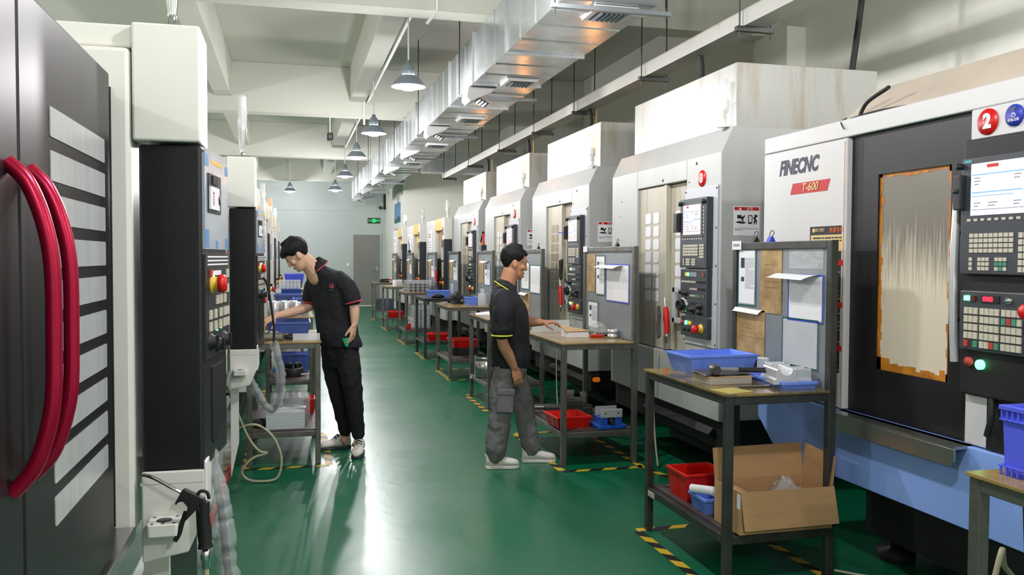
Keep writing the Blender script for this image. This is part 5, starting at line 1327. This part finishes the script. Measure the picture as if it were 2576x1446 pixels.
# ------------------------------------------------------------------ left workbenches
t = thing('flat_bar_stack', 'wrapped stack of silvery flat bars with handwritten strip, left workbench shelf', 'metal stack', (-.045, 6.68, .26))
b = MB()
for k in range(6): b.box(-.14, .14, -.11, .11, k * .0215, k * .0215 + .0208)
b.build('flat_bars', mat('pale_bars', (196, 204, 206), .4, metal=.2), t, bevel=.0015)
b = MB(); b.box(-.1, .15, .02, .112, .13, .134); b.build('paper_strip', M_paper, t)
b = MB(frame((.03, -.0, .1342), '+z', math.pi)); b.text('18X30X154-', 0, -.068, .034, .0005, sx=1.2); b.build('strip_writing', M_navyink, t)
b = MB(); b.box(-.143, .143, -.113, .113, -.0, .1375); b.build('film_wrap', mat('thin_film', (240, 244, 246), .12, alpha=.12), t)
t = thing('blister_tray', 'clear blister tray leaning behind the stack of flat bars', 'tray', (-.01, 6.98, .26))
b = MB(); b.box(-.15, .15, -.13, .13, .18, .186); b.box(-.15, .15, -.13, .13, 0, .18); b.build('tray_sheet', M_film, t)
b = MB()
for i in range(6):
    for j in range(5): b.sphere((-.12 + .048 * i, -.1 + .05 * j, .187), (.018, .018, .012), 8)
b.build('tray_pockets', M_clear, t)
r = random.Random(12); b = MB(); b.sphere((0, 0, .02), (.09, .07, .03), 14); b.v = [(x + r.uniform(-.015, .015), y + r.uniform(-.012, .012), max(0, z + r.uniform(-.006, .012))) for x, y, z in b.v]
o = b.build('black_film', M_rubber); o.location = (-.22, 6.72, .26); tag(o, 'crumpled black film left of the stack of flat bars', 'film')
o = MB().box(-.02, .035, -.12, .12, 0, .0015).build('clear_sheet', M_film); o.location = (.13, 6.72, .921); o.scale = (1.9, 1.4, 1); tag(o, 'clear plastic sheet on the near right corner of the left workbench', 'plastic sheet')
o = MB().box(-.1, .1, -.004, .004, 0, .05).build('acrylic_guard', M_clear); o.location = (.11, 6.62, .921); o.rotation_euler = (0, 0, .08); tag(o, 'low clear acrylic strip on the left workbench edge', 'guard')
t = thing('tool_holder', 'steel milling tool holder lying on the left workbench', 'tool holder', (-.13, 6.78, .947), R(10))
b = MB(); b.lathe([(.024, -.09), (.024, -.05), (.034, -.045), (.034, -.02), (.028, -.015), (.028, .0), (.034, .005), (.034, .02), (.022, .03), (.012, .1)], n=18, axis='x'); b.build('holder_body', M_steel, t)
MB().lathe([(.01, .1), (.01, .17), (.001, .172)], n=12, axis='x').build('cutter', M_chrome, t)
o = MB().cyl((-.27, 6.62, .945), (-.06, 6.6, .945), .022, n=18).build('steel_bar', M_stain); tag(o, 'round steel bar on the near edge of the left workbench', 'steel bar')
o = MB().lathe([(.035, 0), (.045, .01), (.03, .035), (.001, .04)], n=14).build('rubber_puck', M_rubber); o.location = (-.01, 6.72, .92); tag(o, 'black rubber piece beside the steel tool holder', 'rubber piece')
ai = MB().lathe([(.05, 0), (.052, .004), (.052, .145), (.048, .15), (.001, .15)], n=20).build('aluminium_billet', M_alu)
ai.location = (-.17, 9.35, .92); tag(ai, 'aluminium billet standing on the second left workbench, leftmost in front row', 'billet', 'aluminium billets')
for (x, y, l) in ((-.06, 9.35, 'aluminium billet in the middle of the front row, second left workbench'), (.05, 9.33, 'aluminium billet at the right of the front row, behind the stooping man\'s forearm'), (-.2, 9.6, 'aluminium billet leftmost in the back row, second left workbench'), (-.09, 9.62, 'aluminium billet in the middle of the back row, second left workbench'), (.02, 9.62, 'aluminium billet at the right of the back row, second left workbench')):
    c = ai.copy(); COL.objects.link(c); c.location = (x, y, .92); c['label'] = l
t = thing('lathe_chuck', 'dark steel chuck on the lower shelf of the second left workbench', 'chuck', (.02, 9.5, .26))
b = MB(); b.lathe([(.1, 0), (.105, .01), (.105, .08), (.1, .09), (.001, .092)], n=26); b.build('chuck_body', M_steeld, t)
b = MB()
for k in range(6):
    a = R(60 * k); b.obox((.062 * math.cos(a), .062 * math.sin(a), .115), (.05, .025, .05), Matrix.Rotation(a, 3, 'Z'))
b.build('chuck_jaws', M_black, t, bevel=.003)
t = thing('water_bottle', 'clear water bottle with blue label under the second left workbench', 'bottle', (-.16, 9.45, .26))
b = MB(); b.lathe([(.032, 0), (.036, .01), (.036, .14), (.03, .17), (.013, .195), (.013, .21)], n=18); b.build('bottle_body', M_clear, t)
MB().lathe([(.0365, .05), (.0365, .11)], n=18, cap=False).build('bottle_label', M_cyan, t)
MB().lathe([(.015, .205), (.015, .225), (.001, .226)], n=14).build('bottle_cap', M_blueb, t)
o = MB().cyl((.1, 9.42, .285), (.19, 9.4, .285), .01).build('white_rod', M_paper); tag(o, 'short white rod right of the dark steel chuck', 'rod')
def cups(y, z, n, label):
    t = thing('cup_strip', label, 'cups', (-.17, y, z), 0, 'strips of clear cups')
    for i in range(n):
        b = MB(); b.lathe([(.026, 0), (.03, .05), (.033, .07), (.031, .072)], (.058 * i, 0, 0), n=12); b.build('cup', M_clear, t)
cups(14.35, 1.025, 6, 'front strip of clear cups on the deep blue tray'); cups(14.35, 1.1, 6, 'upper strip of clear cups stacked over the front strip'); cups(14.6, 1.025, 6, 'rear strip of clear cups on the deep blue tray')
cup_stack('clear jar left of the deep blue tray on the left side', -.2, 14.2, .92, .05, .1, 2)
# ------------------------------------------------------------------ people
def ell(c, a, b_, n=16):
    c = V(c); a = V(a); b_ = V(b_)
    return [c + a * math.cos(2 * math.pi * k / n) + b_ * math.sin(2 * math.pi * k / n) for k in range(n)]
def loft(mb, secs, n=18, k=4):
    """secs: (centre, half axis a, half axis b); smooth loft through them"""
    P = [[V(q) for q in s_] for s_ in secs]
    C = spline([p[0] for p in P], k); A = spline([p[1] for p in P], k); B = spline([p[2] for p in P], k)
    mb.ring_loft([ell(c, a, b_, n) for c, a, b_ in zip(C, A, B)])
def limb(mb, pts, rad, n=14, k=5):
    P = spline(pts, k)
    q = spline([V((r, 0, 0)) for r in rad], k)
    mb.tube(P, [max(.004, x.x) for x in q], n=n)
    mb.sphere(P[0], max(.004, q[0].x) * .98, n); mb.sphere(P[-1], max(.004, q[-1].x) * .98, n)
def basis(fwd, up):
    f = V(fwd).normalized(); u = V(up); u = (u - f * u.dot(f)).normalized(); l = u.cross(f)
    return Matrix((f, l, u)).transposed()          # columns: forward, left, up
HEAD = [(-.116, .066, .03, .02), (-.104, .08, .0, .036), (-.085, .083, -.02, .05), (-.058, .083, -.05, .058), (-.03, .084, -.075, .066), (.0, .083, -.09, .071), (.025, .087, -.096, .074), (.05, .083, -.098, .0755), (.078, .068, -.09, .069), (.098, .044, -.07, .053), (.112, .012, -.03, .024)]
def head(body, c, M3):
    W_ = lambda p: V(c) + M3 @ V(p)
    for_l = []
    for z, fx, bx, hw in HEAD:
        cx = (fx + bx) / 2
        for_l.append((W_((cx, 0, z)), M3 @ V(((fx - bx) / 2, 0, 0)), M3 @ V((0, hw, 0))))
    loft(body, for_l, 22, 3)
    # nose, lips, brow, cheek
    body.ring_loft([[W_(p) for p in q] for q in (
        [(.078, -.009, .02), (.094, -.004, .018), (.094, .004, .018), (.078, .009, .02)],
        [(.076, -.013, -.01), (.103, -.006, -.012), (.103, .006, -.012), (.076, .013, -.01)],
        [(.076, -.018, -.032), (.11, -.009, -.034), (.11, .009, -.034), (.076, .018, -.032)],
        [(.076, -.014, -.042), (.1, -.008, -.044), (.1, .008, -.044), (.076, .014, -.042)])])
    body.sphere(W_((.081, 0, -.062)), (.012, .022, .008), 10, rot=M3); body.sphere(W_((.079, 0, -.075)), (.012, .019, .008), 10, rot=M3)
    body.sphere(W_((.07, 0, -.1)), (.016, .022, .016), 10, rot=M3)
    for s_ in (-1, 1):
        body.sphere(W_((.076, s_ * .031, .021)), (.012, .022, .007), 10, rot=M3)
        body.sphere(W_((.062, s_ * .04, -.025)), (.02, .02, .022), 10, rot=M3)
        body.sphere(W_((-.004, s_ * .076, -.012)), (.02, .008, .033), 12, rot=M3 @ Matrix.Rotation(-.25, 3, 'Y') @ Matrix.Rotation(s_ * .25, 3, 'Z'))
def face_parts(parent, c, M3):
    W_ = lambda p: V(c) + M3 @ V(p)
    b = MB(); d = MB(); l = MB()
    for s_ in (-1, 1):
        b.sphere(W_((.0765, s_ * .031, .004)), (.0074, .0125, .004), 10, rot=M3)
        d.sphere(W_((.081, s_ * .031, .003)), (.0042, .0058, .004), 10, rot=M3)
        l.tube([W_((.081, s_ * .013, .026)), W_((.088, s_ * .03, .031)), W_((.078, s_ * .048, .026))], [.003, .004, .002], n=6)
        l.tube([W_((.081, s_ * .017, .009)), W_((.0865, s_ * .031, .0115)), W_((.079, s_ * .046, .008))], [.0012, .002, .0012], n=6)
    b.build('eyes', mat('eye_white', (226, 222, 216), .3), parent); d.build('irises', mat('iris_dark', (26, 18, 14), .2), parent); l.build('eyebrows', M_hair, parent)
    m_ = MB(); m_.tube([W_((.074, -.026, -.068)), W_((.0895, -.01, -.0675)), W_((.092, 0, -.068)), W_((.0895, .01, -.0675)), W_((.074, .026, -.068))], [.001, .0022, .0025, .0022, .001], n=6)
    m_.build('lips', mat('lip', (150, 84, 74), .5), parent)
def hand(body, wrist, d, palm, size, curls, thumb_side, spread=.16, thumb=(.5, .35), td=.62):
    """d: direction of the fingers, palm: palm normal, thumb_side: direction of the thumb edge"""
    d = V(d).normalized(); pn = V(palm); pn = (pn - d * pn.dot(d)).normalized(); t = V(thumb_side); t = (t - d * t.dot(d) - pn * t.dot(pn)).normalized()
    w_ = V(wrist); S = size
    loft(body, [(w_ - d * .02 * S, t * .026 * S, pn * .019 * S), (w_ + d * .015 * S, t * .03 * S, pn * .018 * S), (w_ + d * .05 * S, t * .04 * S, pn * .0155 * S), (w_ + d * .088 * S, t * .041 * S, pn * .0125 * S), (w_ + d * .097 * S, t * .036 * S, pn * .008 * S)], 16, 3)
    for i, (o_, L) in enumerate(((.031, .072), (.0105, .08), (-.0105, .074), (-.031, .058))):
        p = w_ + d * (.088 - abs(o_) * .12) * S + t * o_ * S
        q = (d + t * o_ * spread * 9).normalized()
        cu = curls[i]; pts = [p - q * .012 * S, p]; ax = q.cross(pn).normalized()
        for j, fr in enumerate((.45, .3, .25)):
            q = Matrix.Rotation(cu[j] if isinstance(cu, (tuple, list)) else cu, 3, ax) @ q
            p = p + q * L * fr * S; pts.append(p)
        body.tube(pts, [.0092 * S, .0094 * S, .0086 * S, .0078 * S, .0066 * S], n=10); body.sphere(pts[-1], .0066 * S, 8)
    p = w_ + d * .022 * S + t * .026 * S
    q = (d * td + t * math.sqrt(max(.05, 1 - td * td)) * (1 - thumb[1] * .3) + pn * thumb[0]).normalized()
    pts = [p - q * .012 * S, p, p + q * .035 * S]
    q2 = (q + d * .55 + pn * thumb[1] * .4).normalized(); pts += [pts[-1] + q2 * .03 * S]; pts += [pts[-1] + (q2 + d * .15).normalized() * .022 * S]
    body.tube(pts, [.014 * S, .0135 * S, .011 * S, .0098 * S, .0078 * S], n=10); body.sphere(pts[-1], .0078 * S, 8)
def shoe(parent, heel, toe, width=.094, sole_m=None, z=0.0):
    heel, toe = V(heel), V(toe); heel.z = toe.z = z
    d = toe - heel; L = d.length; d.normalize(); s_ = V((-d.y, d.x, 0)); U = V((0, 0, 1))
    b = MB()
    st = [(.0, .03, .0), (.02, .034, 0), (.12, .035, 0), (.3, .034, 0), (.5, .036, 0), (.7, .046, 0), (.86, .044, 0), (.97, .028, 0), (1.0, .01, .0)]
    low = [ell(heel + d * (L * u), s_ * (wd * width / .094), U * .001, 16) for u, wd, _ in st]
    poly = [heel + d * (L * u) + s_ * (wd * width / .094) for u, wd, _ in st] + [heel + d * (L * u) - s_ * (wd * width / .094) for u, wd, _ in reversed(st)]
    n = len(poly)
    b.add([p for p in poly] + [p + U * .024 for p in poly], [tuple(range(n - 1, -1, -1)), tuple(range(n, 2 * n))] + [(i, (i + 1) % n, (i + 1) % n + n, i + n) for i in range(n)])
    so = b.build('shoe_sole', sole_m or M_white, parent, bevel=.006)
    b = MB()
    up = [(.01, .027, .06, .045), (.05, .037, .08, .062), (.2, .04, .09, .074), (.36, .039, .082, .07), (.5, .041, .065, .054), (.66, .048, .05, .04), (.82, .048, .042, .032), (.94, .034, .033, .024), (.99, .016, .018, .014)]
    loft(b, [(heel + d * (L * u) + U * (.02 + h * .55), s_ * (wd * width / .094), U * h * .62) for u, wd, h, _ in up], 18, 4)
    uo = b.build('shoe_upper', M_shoe, parent, smooth=2)
    b = MB(); c0 = heel + d * (L * .2) + U * .085
    b.ring_loft([ell(c0, d * (.05), s_ * .034, 16), ell(c0 + U * .018 - d * .004, d * .052, s_ * .036, 16), ell(c0 + U * .024 - d * .004, d * .046, s_ * .03, 16)])
    b.build('shoe_collar', M_shoe, parent)
    b = MB()
    for i in range(4):
        c = heel + d * (L * (.4 + .075 * i)); h = .118 - .0165 * i
        b.tube([c - s_ * .026 + U * (h - .016), c + U * h, c + s_ * .026 + U * (h - .016) + d * .012], .0042, n=6)
        b.tube([c + s_ * .026 + U * (h - .016), c + U * (h + .001) + d * .008, c - s_ * .026 + U * (h - .016) + d * .014], .0042, n=6)
    b.build('shoe_laces', M_ink, parent)
M_hair = mat('black_hair', (18, 16, 17), .6, bump=.4, bscale=70, spec=.3)
M_skin1 = mat('skin_light', (206, 164, 138), .5, var=.04, scale=9)
M_skin2 = mat('skin_tan', (180, 128, 98), .5, var=.05, scale=9)
M_shirt = mat('black_polo', (24, 25, 31), .85, var=.1, scale=30)
M_trous = mat('black_trousers', (20, 20, 23), .85, var=.1, scale=20)
M_cargo = mat('grey_cargo', (118, 116, 117), .85, rgb2=(96, 94, 95), scale=6, lo=.4, hi=.7)
M_shoe = mat('white_leather', (224, 220, 212), .5, var=.04, scale=8)
M_piping = mat('lime_trim', (214, 224, 60), .6)
M_pipred = mat('coral_trim', (206, 70, 84), .6)

def hair_shell(parent, c, M3, cut, fringe, seed, top=1.0, name='hair'):
    """cap over the skull: lower edge given by cut(angle from front) -> z"""
    W_ = lambda p: V(c) + M3 @ V(p)
    b = MB(); n = 40; rows = 9; rr = random.Random(seed)
    rings = []; inner = []
    for j in range(rows + 1):
        ring = []; ri = []
        for k in range(n):
            a = 2 * math.pi * k / n
            zl = cut(a)
            z = zl + (.118 - zl) * (j / rows)
            zz = min(z, .1119)
            i = 0
            while i < len(HEAD) - 2 and HEAD[i + 1][0] < zz: i += 1
            z0, f0, b0, h0 = HEAD[i]; z1, f1, b1, h1 = HEAD[i + 1]
            s_ = max(0, min(1, (zz - z0) / (z1 - z0)))
            f_, k_, h_ = f0 + (f1 - f0) * s_, b0 + (b1 - b0) * s_, h0 + (h1 - h0) * s_
            cx, hx = (f_ + k_) / 2, (f_ - k_) / 2
            th = .001 + .015 * min(1, j / 4) ** .8 * top + rr.uniform(0, .002)
            if j >= rows - 1: th += .004
            ca, sa = math.cos(a), math.sin(a)
            fr = fringe * max(0, ca) ** 2 * (1 if j < 4 else .6)
            ring.append(W_((cx + (hx + th + fr) * ca, (h_ + th * .9) * sa, z + (.02 * top if j == rows else .008 * j / rows))))
            ri.append(W_((cx + hx * .8 * ca, h_ * .8 * sa, z)))
        rings.append(ring)
        if j == 0: inner = ri
    b.ring_loft([inner] + rings, 0, True, True, True)
    return b.build(name, M_hair, parent, remesh=.006, smooth=4, disp=(.006, .012))

# ---- the man in grey trousers
pr = thing('person', 'person in black polo with lime trim and grey cargo trousers, reaching over the workbench', 'person', (1.6, 6.15, 0))
pr_parent_inv = None
OFF = V((1.6, 6.15, 0))
def L_(p): return V(p) - OFF
f = V((.97, -.18, 0)).normalized(); s_ = V((-f.y, f.x, 0)); Z = V((0, 0, 1))
bd = MB()
hc = L_((1.606, 6.15, 1.513)); HM = basis((.93, -.1, -.2), (.18, 0, 1))
head(bd, hc, HM)
limb(bd, [L_((1.53, 6.16, 1.26)), L_((1.555, 6.155, 1.36)), L_((1.585, 6.15, 1.45))], [.075, .062, .062])
loft(bd, [(L_((1.555, 6.15, .80)), f * .1, s_ * .13), (L_((1.56, 6.15, 1.05)), f * .1, s_ * .13), (L_((1.535, 6.16, 1.25)), f * .08, s_ * .14), (L_((1.53, 6.16, 1.3)), f * .05, s_ * .08)])
limb(bd, [L_((1.485, 5.985, 1.235)), L_((1.468, 5.955, 1.1)), L_((1.47, 5.95, .945)), L_((1.515, 5.955, .85)), L_((1.562, 5.965, .752))], [.05, .048, .041, .04, .027])
hand(bd, L_((1.562, 5.965, .752)), (.3, -.02, -.95), (-.35, .9, -.1), .98, [(.15, .35, .3), (.2, .4, .35), (.25, .45, .4), (.3, .5, .4)], (.9, .35, .25), thumb=(.35, .3), td=.85)
limb(bd, [L_((1.6, 6.33, 1.23)), L_((1.7, 6.38, 1.12)), L_((1.79, 6.4, 1.055)), L_((1.84, 6.385, 1.05)), L_((1.885, 6.365, 1.045))], [.05, .046, .042, .036, .027])
hand(bd, L_((1.885, 6.365, 1.045)), (.93, -.12, .06), (0, .15, -1), .98, [(.25, .4, .35), (.3, .45, .4), (.35, .5, .4), (.45, .5, .45)], (.1, -1, -.25), thumb=(.75, .4))
for hp, kn, an in (((1.535, 6.07, .76), (1.487, 6.07, .42), (1.452, 6.06, .09)), ((1.62, 6.24, .76), (1.703, 6.22, .40), (1.752, 6.2, .085))):
    limb(bd, [L_(hp), L_(kn), L_(an)], [.07, .045, .033])
    bd.tube([L_(an) + V((-.02, 0, -.03)), L_(an) + V((.06, 0, -.045))], [.035, .03], n=10)
body = bd.build('body', M_skin2, pr, remesh=.0042, smooth=3)
face_parts(body, hc, HM)
def cut_p2(a):
    a = (a + math.pi) % (2 * math.pi) - math.pi
    x = abs(a)
    if x < .75: return .062 - .0 * x
    if x < 1.25: return .062 - (x - .75) * .12
    if x < 1.75: return .0 + .01
    return max(-.062, .0 - (x - 1.75) * .08)
hair_shell(pr, hc, HM, cut_p2, .006, 3, 1.1)
# shirt
sh = MB()
loft(sh, [(L_((1.58, 6.15, .745)), f * .148, s_ * .185), (L_((1.58, 6.15, .80)), f * .15, s_ * .186), (L_((1.577, 6.15, .92)), f * .146, s_ * .182), (L_((1.572, 6.15, 1.08)), f * .145, s_ * .19), (L_((1.56, 6.155, 1.18)), f * .138, s_ * .195), (L_((1.54, 6.16, 1.255)), f * .115, s_ * .185), (L_((1.532, 6.162, 1.305)), f * .088, s_ * .125), (L_((1.535, 6.162, 1.335)), f * .075, s_ * .08)], 24)
limb(sh, [L_((1.5, 6.02, 1.25)), L_((1.477, 5.965, 1.17)), L_((1.468, 5.95, 1.07)), L_((1.466, 5.95, 1.03))], [.075, .08, .077, .078])
limb(sh, [L_((1.575, 6.3, 1.25)), L_((1.635, 6.35, 1.17)), L_((1.705, 6.38, 1.11))], [.078, .078, .07])
shirt = sh.build('polo_shirt', M_shirt, pr, remesh=.007, smooth=4, disp=(.022, .1))
def ring(parent, c, ax, r, th, m, name, flat=1.0):
    ax = V(ax).normalized(); a = ax.orthogonal().normalized(); b_ = ax.cross(a)
    q = MB(); q.tube([V(c) + (a * math.cos(2 * math.pi * k / 24) + b_ * math.sin(2 * math.pi * k / 24)) * r for k in range(24)], th, n=8, closed=True)
    return q.build(name, m, parent)
ring(shirt, L_((1.466, 5.95, .99)), (0, 0, 1), .0735, .0055, M_piping, 'sleeve_trim')
def collar(parent, c, f_, s_, m_trim, up, w0=.082, w1=.07, h=.05, open_=.5, back=.02):
    """folded collar: a leaning band open at the front, trim along its lower edge"""
    q = MB(); n = 26; r0 = []; r1 = []; r2 = []
    for k in range(n):
        a = open_ + (2 * math.pi - 2 * open_) * k / (n - 1)
        dr = f_ * math.cos(a) + s_ * math.sin(a)
        lift = -math.cos(a) * back
        r1.append(V(c) + dr * w1 + up * (h + lift)); r0.append(V(c) + dr * (w0 + .012) + up * (.0 + lift * .4)); r2.append(V(c) + dr * (w1 - .012) + up * (.0 + lift))
    vs = r0 + r1 + r2; fs = []
    for k in range(n - 1): fs += [(k, k + 1, n + k + 1, n + k), (n + k, n + k + 1, 2 * n + k + 1, 2 * n + k)]
    q.add(vs, fs, 0, True)
    o = q.build('collar', M_shirt, parent); m = o.modifiers.new('thick', 'SOLIDIFY'); m.thickness = .007; m.offset = 1
    q = MB(); q.tube([p + (p - V(c)).normalized() * .006 + up * .003 for p in r0], .0042, n=6); q.build('collar_trim', m_trim, parent)
up = (Z * .83 + f * .5).normalized(); fc = (f - up * f.dot(up)).normalized()
collar(shirt, L_((1.547, 6.16, 1.315)), fc, up.cross(fc), M_piping, up, .086, .068, .05, .5, .006)
# trousers
tr = MB()
loft(tr, [(L_((1.575, 6.15, .90)), f * .115, s_ * .155), (L_((1.575, 6.15, .80)), f * .122, s_ * .16), (L_((1.572, 6.15, .72)), f * .132, s_ * .168), (L_((1.57, 6.15, .66)), f * .11, s_ * .15)], 22)
limb(tr, [L_((1.53, 6.075, .76)), L_((1.505, 6.07, .60)), L_((1.487, 6.07, .43)), L_((1.465, 6.065, .25)), L_((1.45, 6.06, .13)), L_((1.45, 6.06, .105))], [.086, .092, .088, .084, .076, .068])
limb(tr, [L_((1.615, 6.235, .76)), L_((1.655, 6.23, .60)), L_((1.7, 6.22, .43)), L_((1.73, 6.21, .25)), L_((1.752, 6.2, .13)), L_((1.756, 6.2, .1))], [.086, .09, .083, .076, .07, .064])
trs = tr.build('cargo_trousers', M_cargo, pr, remesh=.007, smooth=3, disp=(.024, .07))
b = MB(); rot = Matrix.Rotation(.06, 3, 'Y'); b.obox(L_((1.5, 5.975, .5)), (.12, .02, .15), rot); b.obox(L_((1.503, 5.968, .575)), (.13, .016, .045), rot); b.build('cargo_pocket', M_cargo, trs, bevel=.008)
shoe(pr, L_((1.375, 6.075, 0)), L_((1.625, 6.045, 0)), sole_m=M_shoe)
shoe(pr, L_((1.69, 6.205, 0)), L_((1.945, 6.165, 0)), sole_m=M_shoe)

# ---- the stooping man
OFF2 = V((.4, 6.86, 0))
ps = thing('person', 'person stooping in black polo with red trim and black trousers, beside the left workbench', 'person', OFF2)
def Q_(p): return V(p) - OFF2
f = V((-.74, -.67, 0)).normalized(); s_ = V((-f.y, f.x, 0)); Z = V((0, 0, 1))
bd = MB()
hc = Q_((.045, 6.765, 1.565)); HM = basis((-.72, -.06, -.62), (-.62, -.02, .78))
head(bd, hc, HM)
limb(bd, [Q_((.21, 6.835, 1.40)), Q_((.145, 6.805, 1.475)), Q_((.075, 6.775, 1.54))], [.085, .068, .066])
loft(bd, [(Q_((.355, 6.87, .88)), f * .09, s_ * .13), (Q_((.315, 6.865, 1.1)), f * .09, s_ * .13), (Q_((.27, 6.845, 1.3)), f * .08, s_ * .13), (Q_((.225, 6.835, 1.4)), f * .05, s_ * .08)])
limb(bd, [Q_((.375, 6.74, 1.35)), Q_((.44, 6.697, 1.27)), Q_((.467, 6.69, 1.19)), Q_((.474, 6.675, 1.11)), Q_((.47, 6.66, 1.035))], [.042, .044, .039, .037, .026])
hand(bd, Q_((.47, 6.66, 1.035)), (-.14, -.06, -.98), (-.8, .5, .1), 1.0, [(.12, .25, .2), (.15, .3, .25), (.2, .35, .3), (.25, .35, .3)], (-.5, -.85, .1), thumb=(.45, .5), td=.9)
limb(bd, [Q_((.18, 6.95, 1.34)), Q_((.165, 6.985, 1.25)), Q_((.15, 6.985, 1.165)), Q_((.02, 6.95, 1.115)), Q_((-.115, 6.905, 1.085))], [.048, .046, .042, .036, .026])
hand(bd, Q_((-.115, 6.905, 1.085)), (-.82, -.15, -.42), (-.25, .2, -.9), 1.0, [(.5, .5, .4), (.55, .55, .4), (.6, .55, .4), (.65, .6, .5)], (-.1, -.95, -.2), thumb=(.7, .4))
for hp, kn, an in (((.415, 6.80, .84), (.468, 6.775, .49), (.506, 6.79, .12)), ((.33, 6.945, .84), (.36, 6.95, .47), (.418, 6.985, .115))):
    limb(bd, [Q_(hp), Q_(kn), Q_(an)], [.065, .042, .031])
    bd.tube([Q_(an) + V((0, 0, -.03)), Q_(an) + V((-.03, -.03, -.06))], [.035, .03], n=10)
body = bd.build('body', M_skin1, ps, remesh=.0042, smooth=3)
face_parts(body, hc, HM)
def cut_p1(a):
    a = (a + math.pi) % (2 * math.pi) - math.pi
    x = abs(a)
    if x < .8: return .04 - .0 * x
    if x < 1.2: return .04 - (x - .8) * .1
    if x < 1.7: return .0 + .006
    return max(-.05, .0 - (x - 1.7) * .08)
hair_shell(ps, hc, HM, cut_p1, .016, 5, 1.25)
sh = MB()
loft(sh, [(Q_((.37, 6.87, .845)), f * .135, s_ * .2), (Q_((.362, 6.87, .9)), f * .135, s_ * .198), (Q_((.34, 6.868, 1.05)), f * .128, s_ * .185), (Q_((.315, 6.86, 1.2)), f * .128, s_ * .188), (Q_((.29, 6.855, 1.32)), f * .118, s_ * .2), (Q_((.262, 6.845, 1.395)), f * .105, s_ * .19), (Q_((.225, 6.835, 1.445)), f * .09, s_ * .125), (Q_((.19, 6.825, 1.475)), f * .075, s_ * .08)], 24)
limb(sh, [Q_((.36, 6.75, 1.37)), Q_((.418, 6.71, 1.325)), Q_((.45, 6.692, 1.265)), Q_((.463, 6.685, 1.225))], [.07, .07, .066, .064])
limb(sh, [Q_((.2, 6.93, 1.37)), Q_((.165, 6.97, 1.29)), Q_((.155, 6.985, 1.215))], [.075, .074, .07])
shirt = sh.build('polo_shirt', M_shirt, ps, remesh=.007, smooth=4, disp=(.022, .1))
ring(shirt, Q_((.468, 6.683, 1.2)), (.25, -.08, -1), .0655, .005, M_pipred, 'sleeve_trim')
ring(shirt, Q_((.153, 6.986, 1.188)), (-.1, .05, -1), .067, .005, M_pipred, 'sleeve_trim')
up = (Z * .75 - V((.55, .05, 0))).normalized()
collar(shirt, Q_((.2, 6.828, 1.452)), (f - up * f.dot(up)).normalized(), up.cross((f - up * f.dot(up)).normalized()), M_pipred, up, .086, .07, .055, .6, .01)
# emblem on the wearer's left chest, three buttons on the placket
em = Q_((.30, 6.69, 1.325))
En = V((-.55, -.8, .1)).normalized(); Eu = V((0, 0, 1)); Er = Eu.cross(En).normalized(); Eu = En.cross(Er)
EM = Matrix((Er, Eu, En)).transposed().to_4x4(); EM.translation = em
b = MB(EM); b.lathe([(.017, 0), (.017, .002), (.012, .002), (.012, 0)], n=20, cap=False); b.box(-.006, .012, -.004, .002, 0, .002); b.tube([(.008, -.008, .001), (.018, -.016, .001)], .0025, n=6); b.build('chest_emblem', M_pipred, shirt)
b = MB(EM); b.box(-.02, .02, -.034, -.027, 0, .002); b.build('emblem_text', mat('green_thread', (24, 90, 60), .7), shirt)
# trousers
tr = MB()
loft(tr, [(Q_((.37, 6.87, .93)), f * .11, s_ * .165), (Q_((.37, 6.87, .84)), f * .12, s_ * .172), (Q_((.372, 6.872, .76)), f * .118, s_ * .165), (Q_((.375, 6.875, .68)), f * .1, s_ * .145)], 22)
limb(tr, [Q_((.415, 6.80, .84)), Q_((.44, 6.785, .67)), Q_((.468, 6.775, .49)), Q_((.49, 6.782, .3)), Q_((.505, 6.79, .17)), Q_((.507, 6.79, .15))], [.092, .09, .074, .06, .053, .05])
limb(tr, [Q_((.325, 6.945, .84)), Q_((.33, 6.95, .67)), Q_((.357, 6.95, .48)), Q_((.392, 6.965, .3)), Q_((.415, 6.98, .17)), Q_((.418, 6.982, .15))], [.092, .088, .076, .062, .055, .052])
trs = tr.build('black_trousers', M_trous, ps, remesh=.007, smooth=3, disp=(.022, .07))
b = MB(EM); b.M = None
b = MB(); b.prism([(-.03, .03), (.035, .04), (.02, -.035), (-.005, -.02)], 'z', 0, .006); o = b.build('pocket_tag', mat('tag_green', (40, 170, 110), .6), trs); 
o.matrix_local = Matrix.Translation(Q_((.405, 6.645, .893))) @ EM.to_3x3().to_4x4()
shoe(ps, Q_((.462, 7.02, 0)), Q_((.215, 6.95, 0)), sole_m=M_char)
shoe(ps, Q_((.53, 6.83, 0)), Q_((.475, 6.585, 0)), sole_m=M_char)
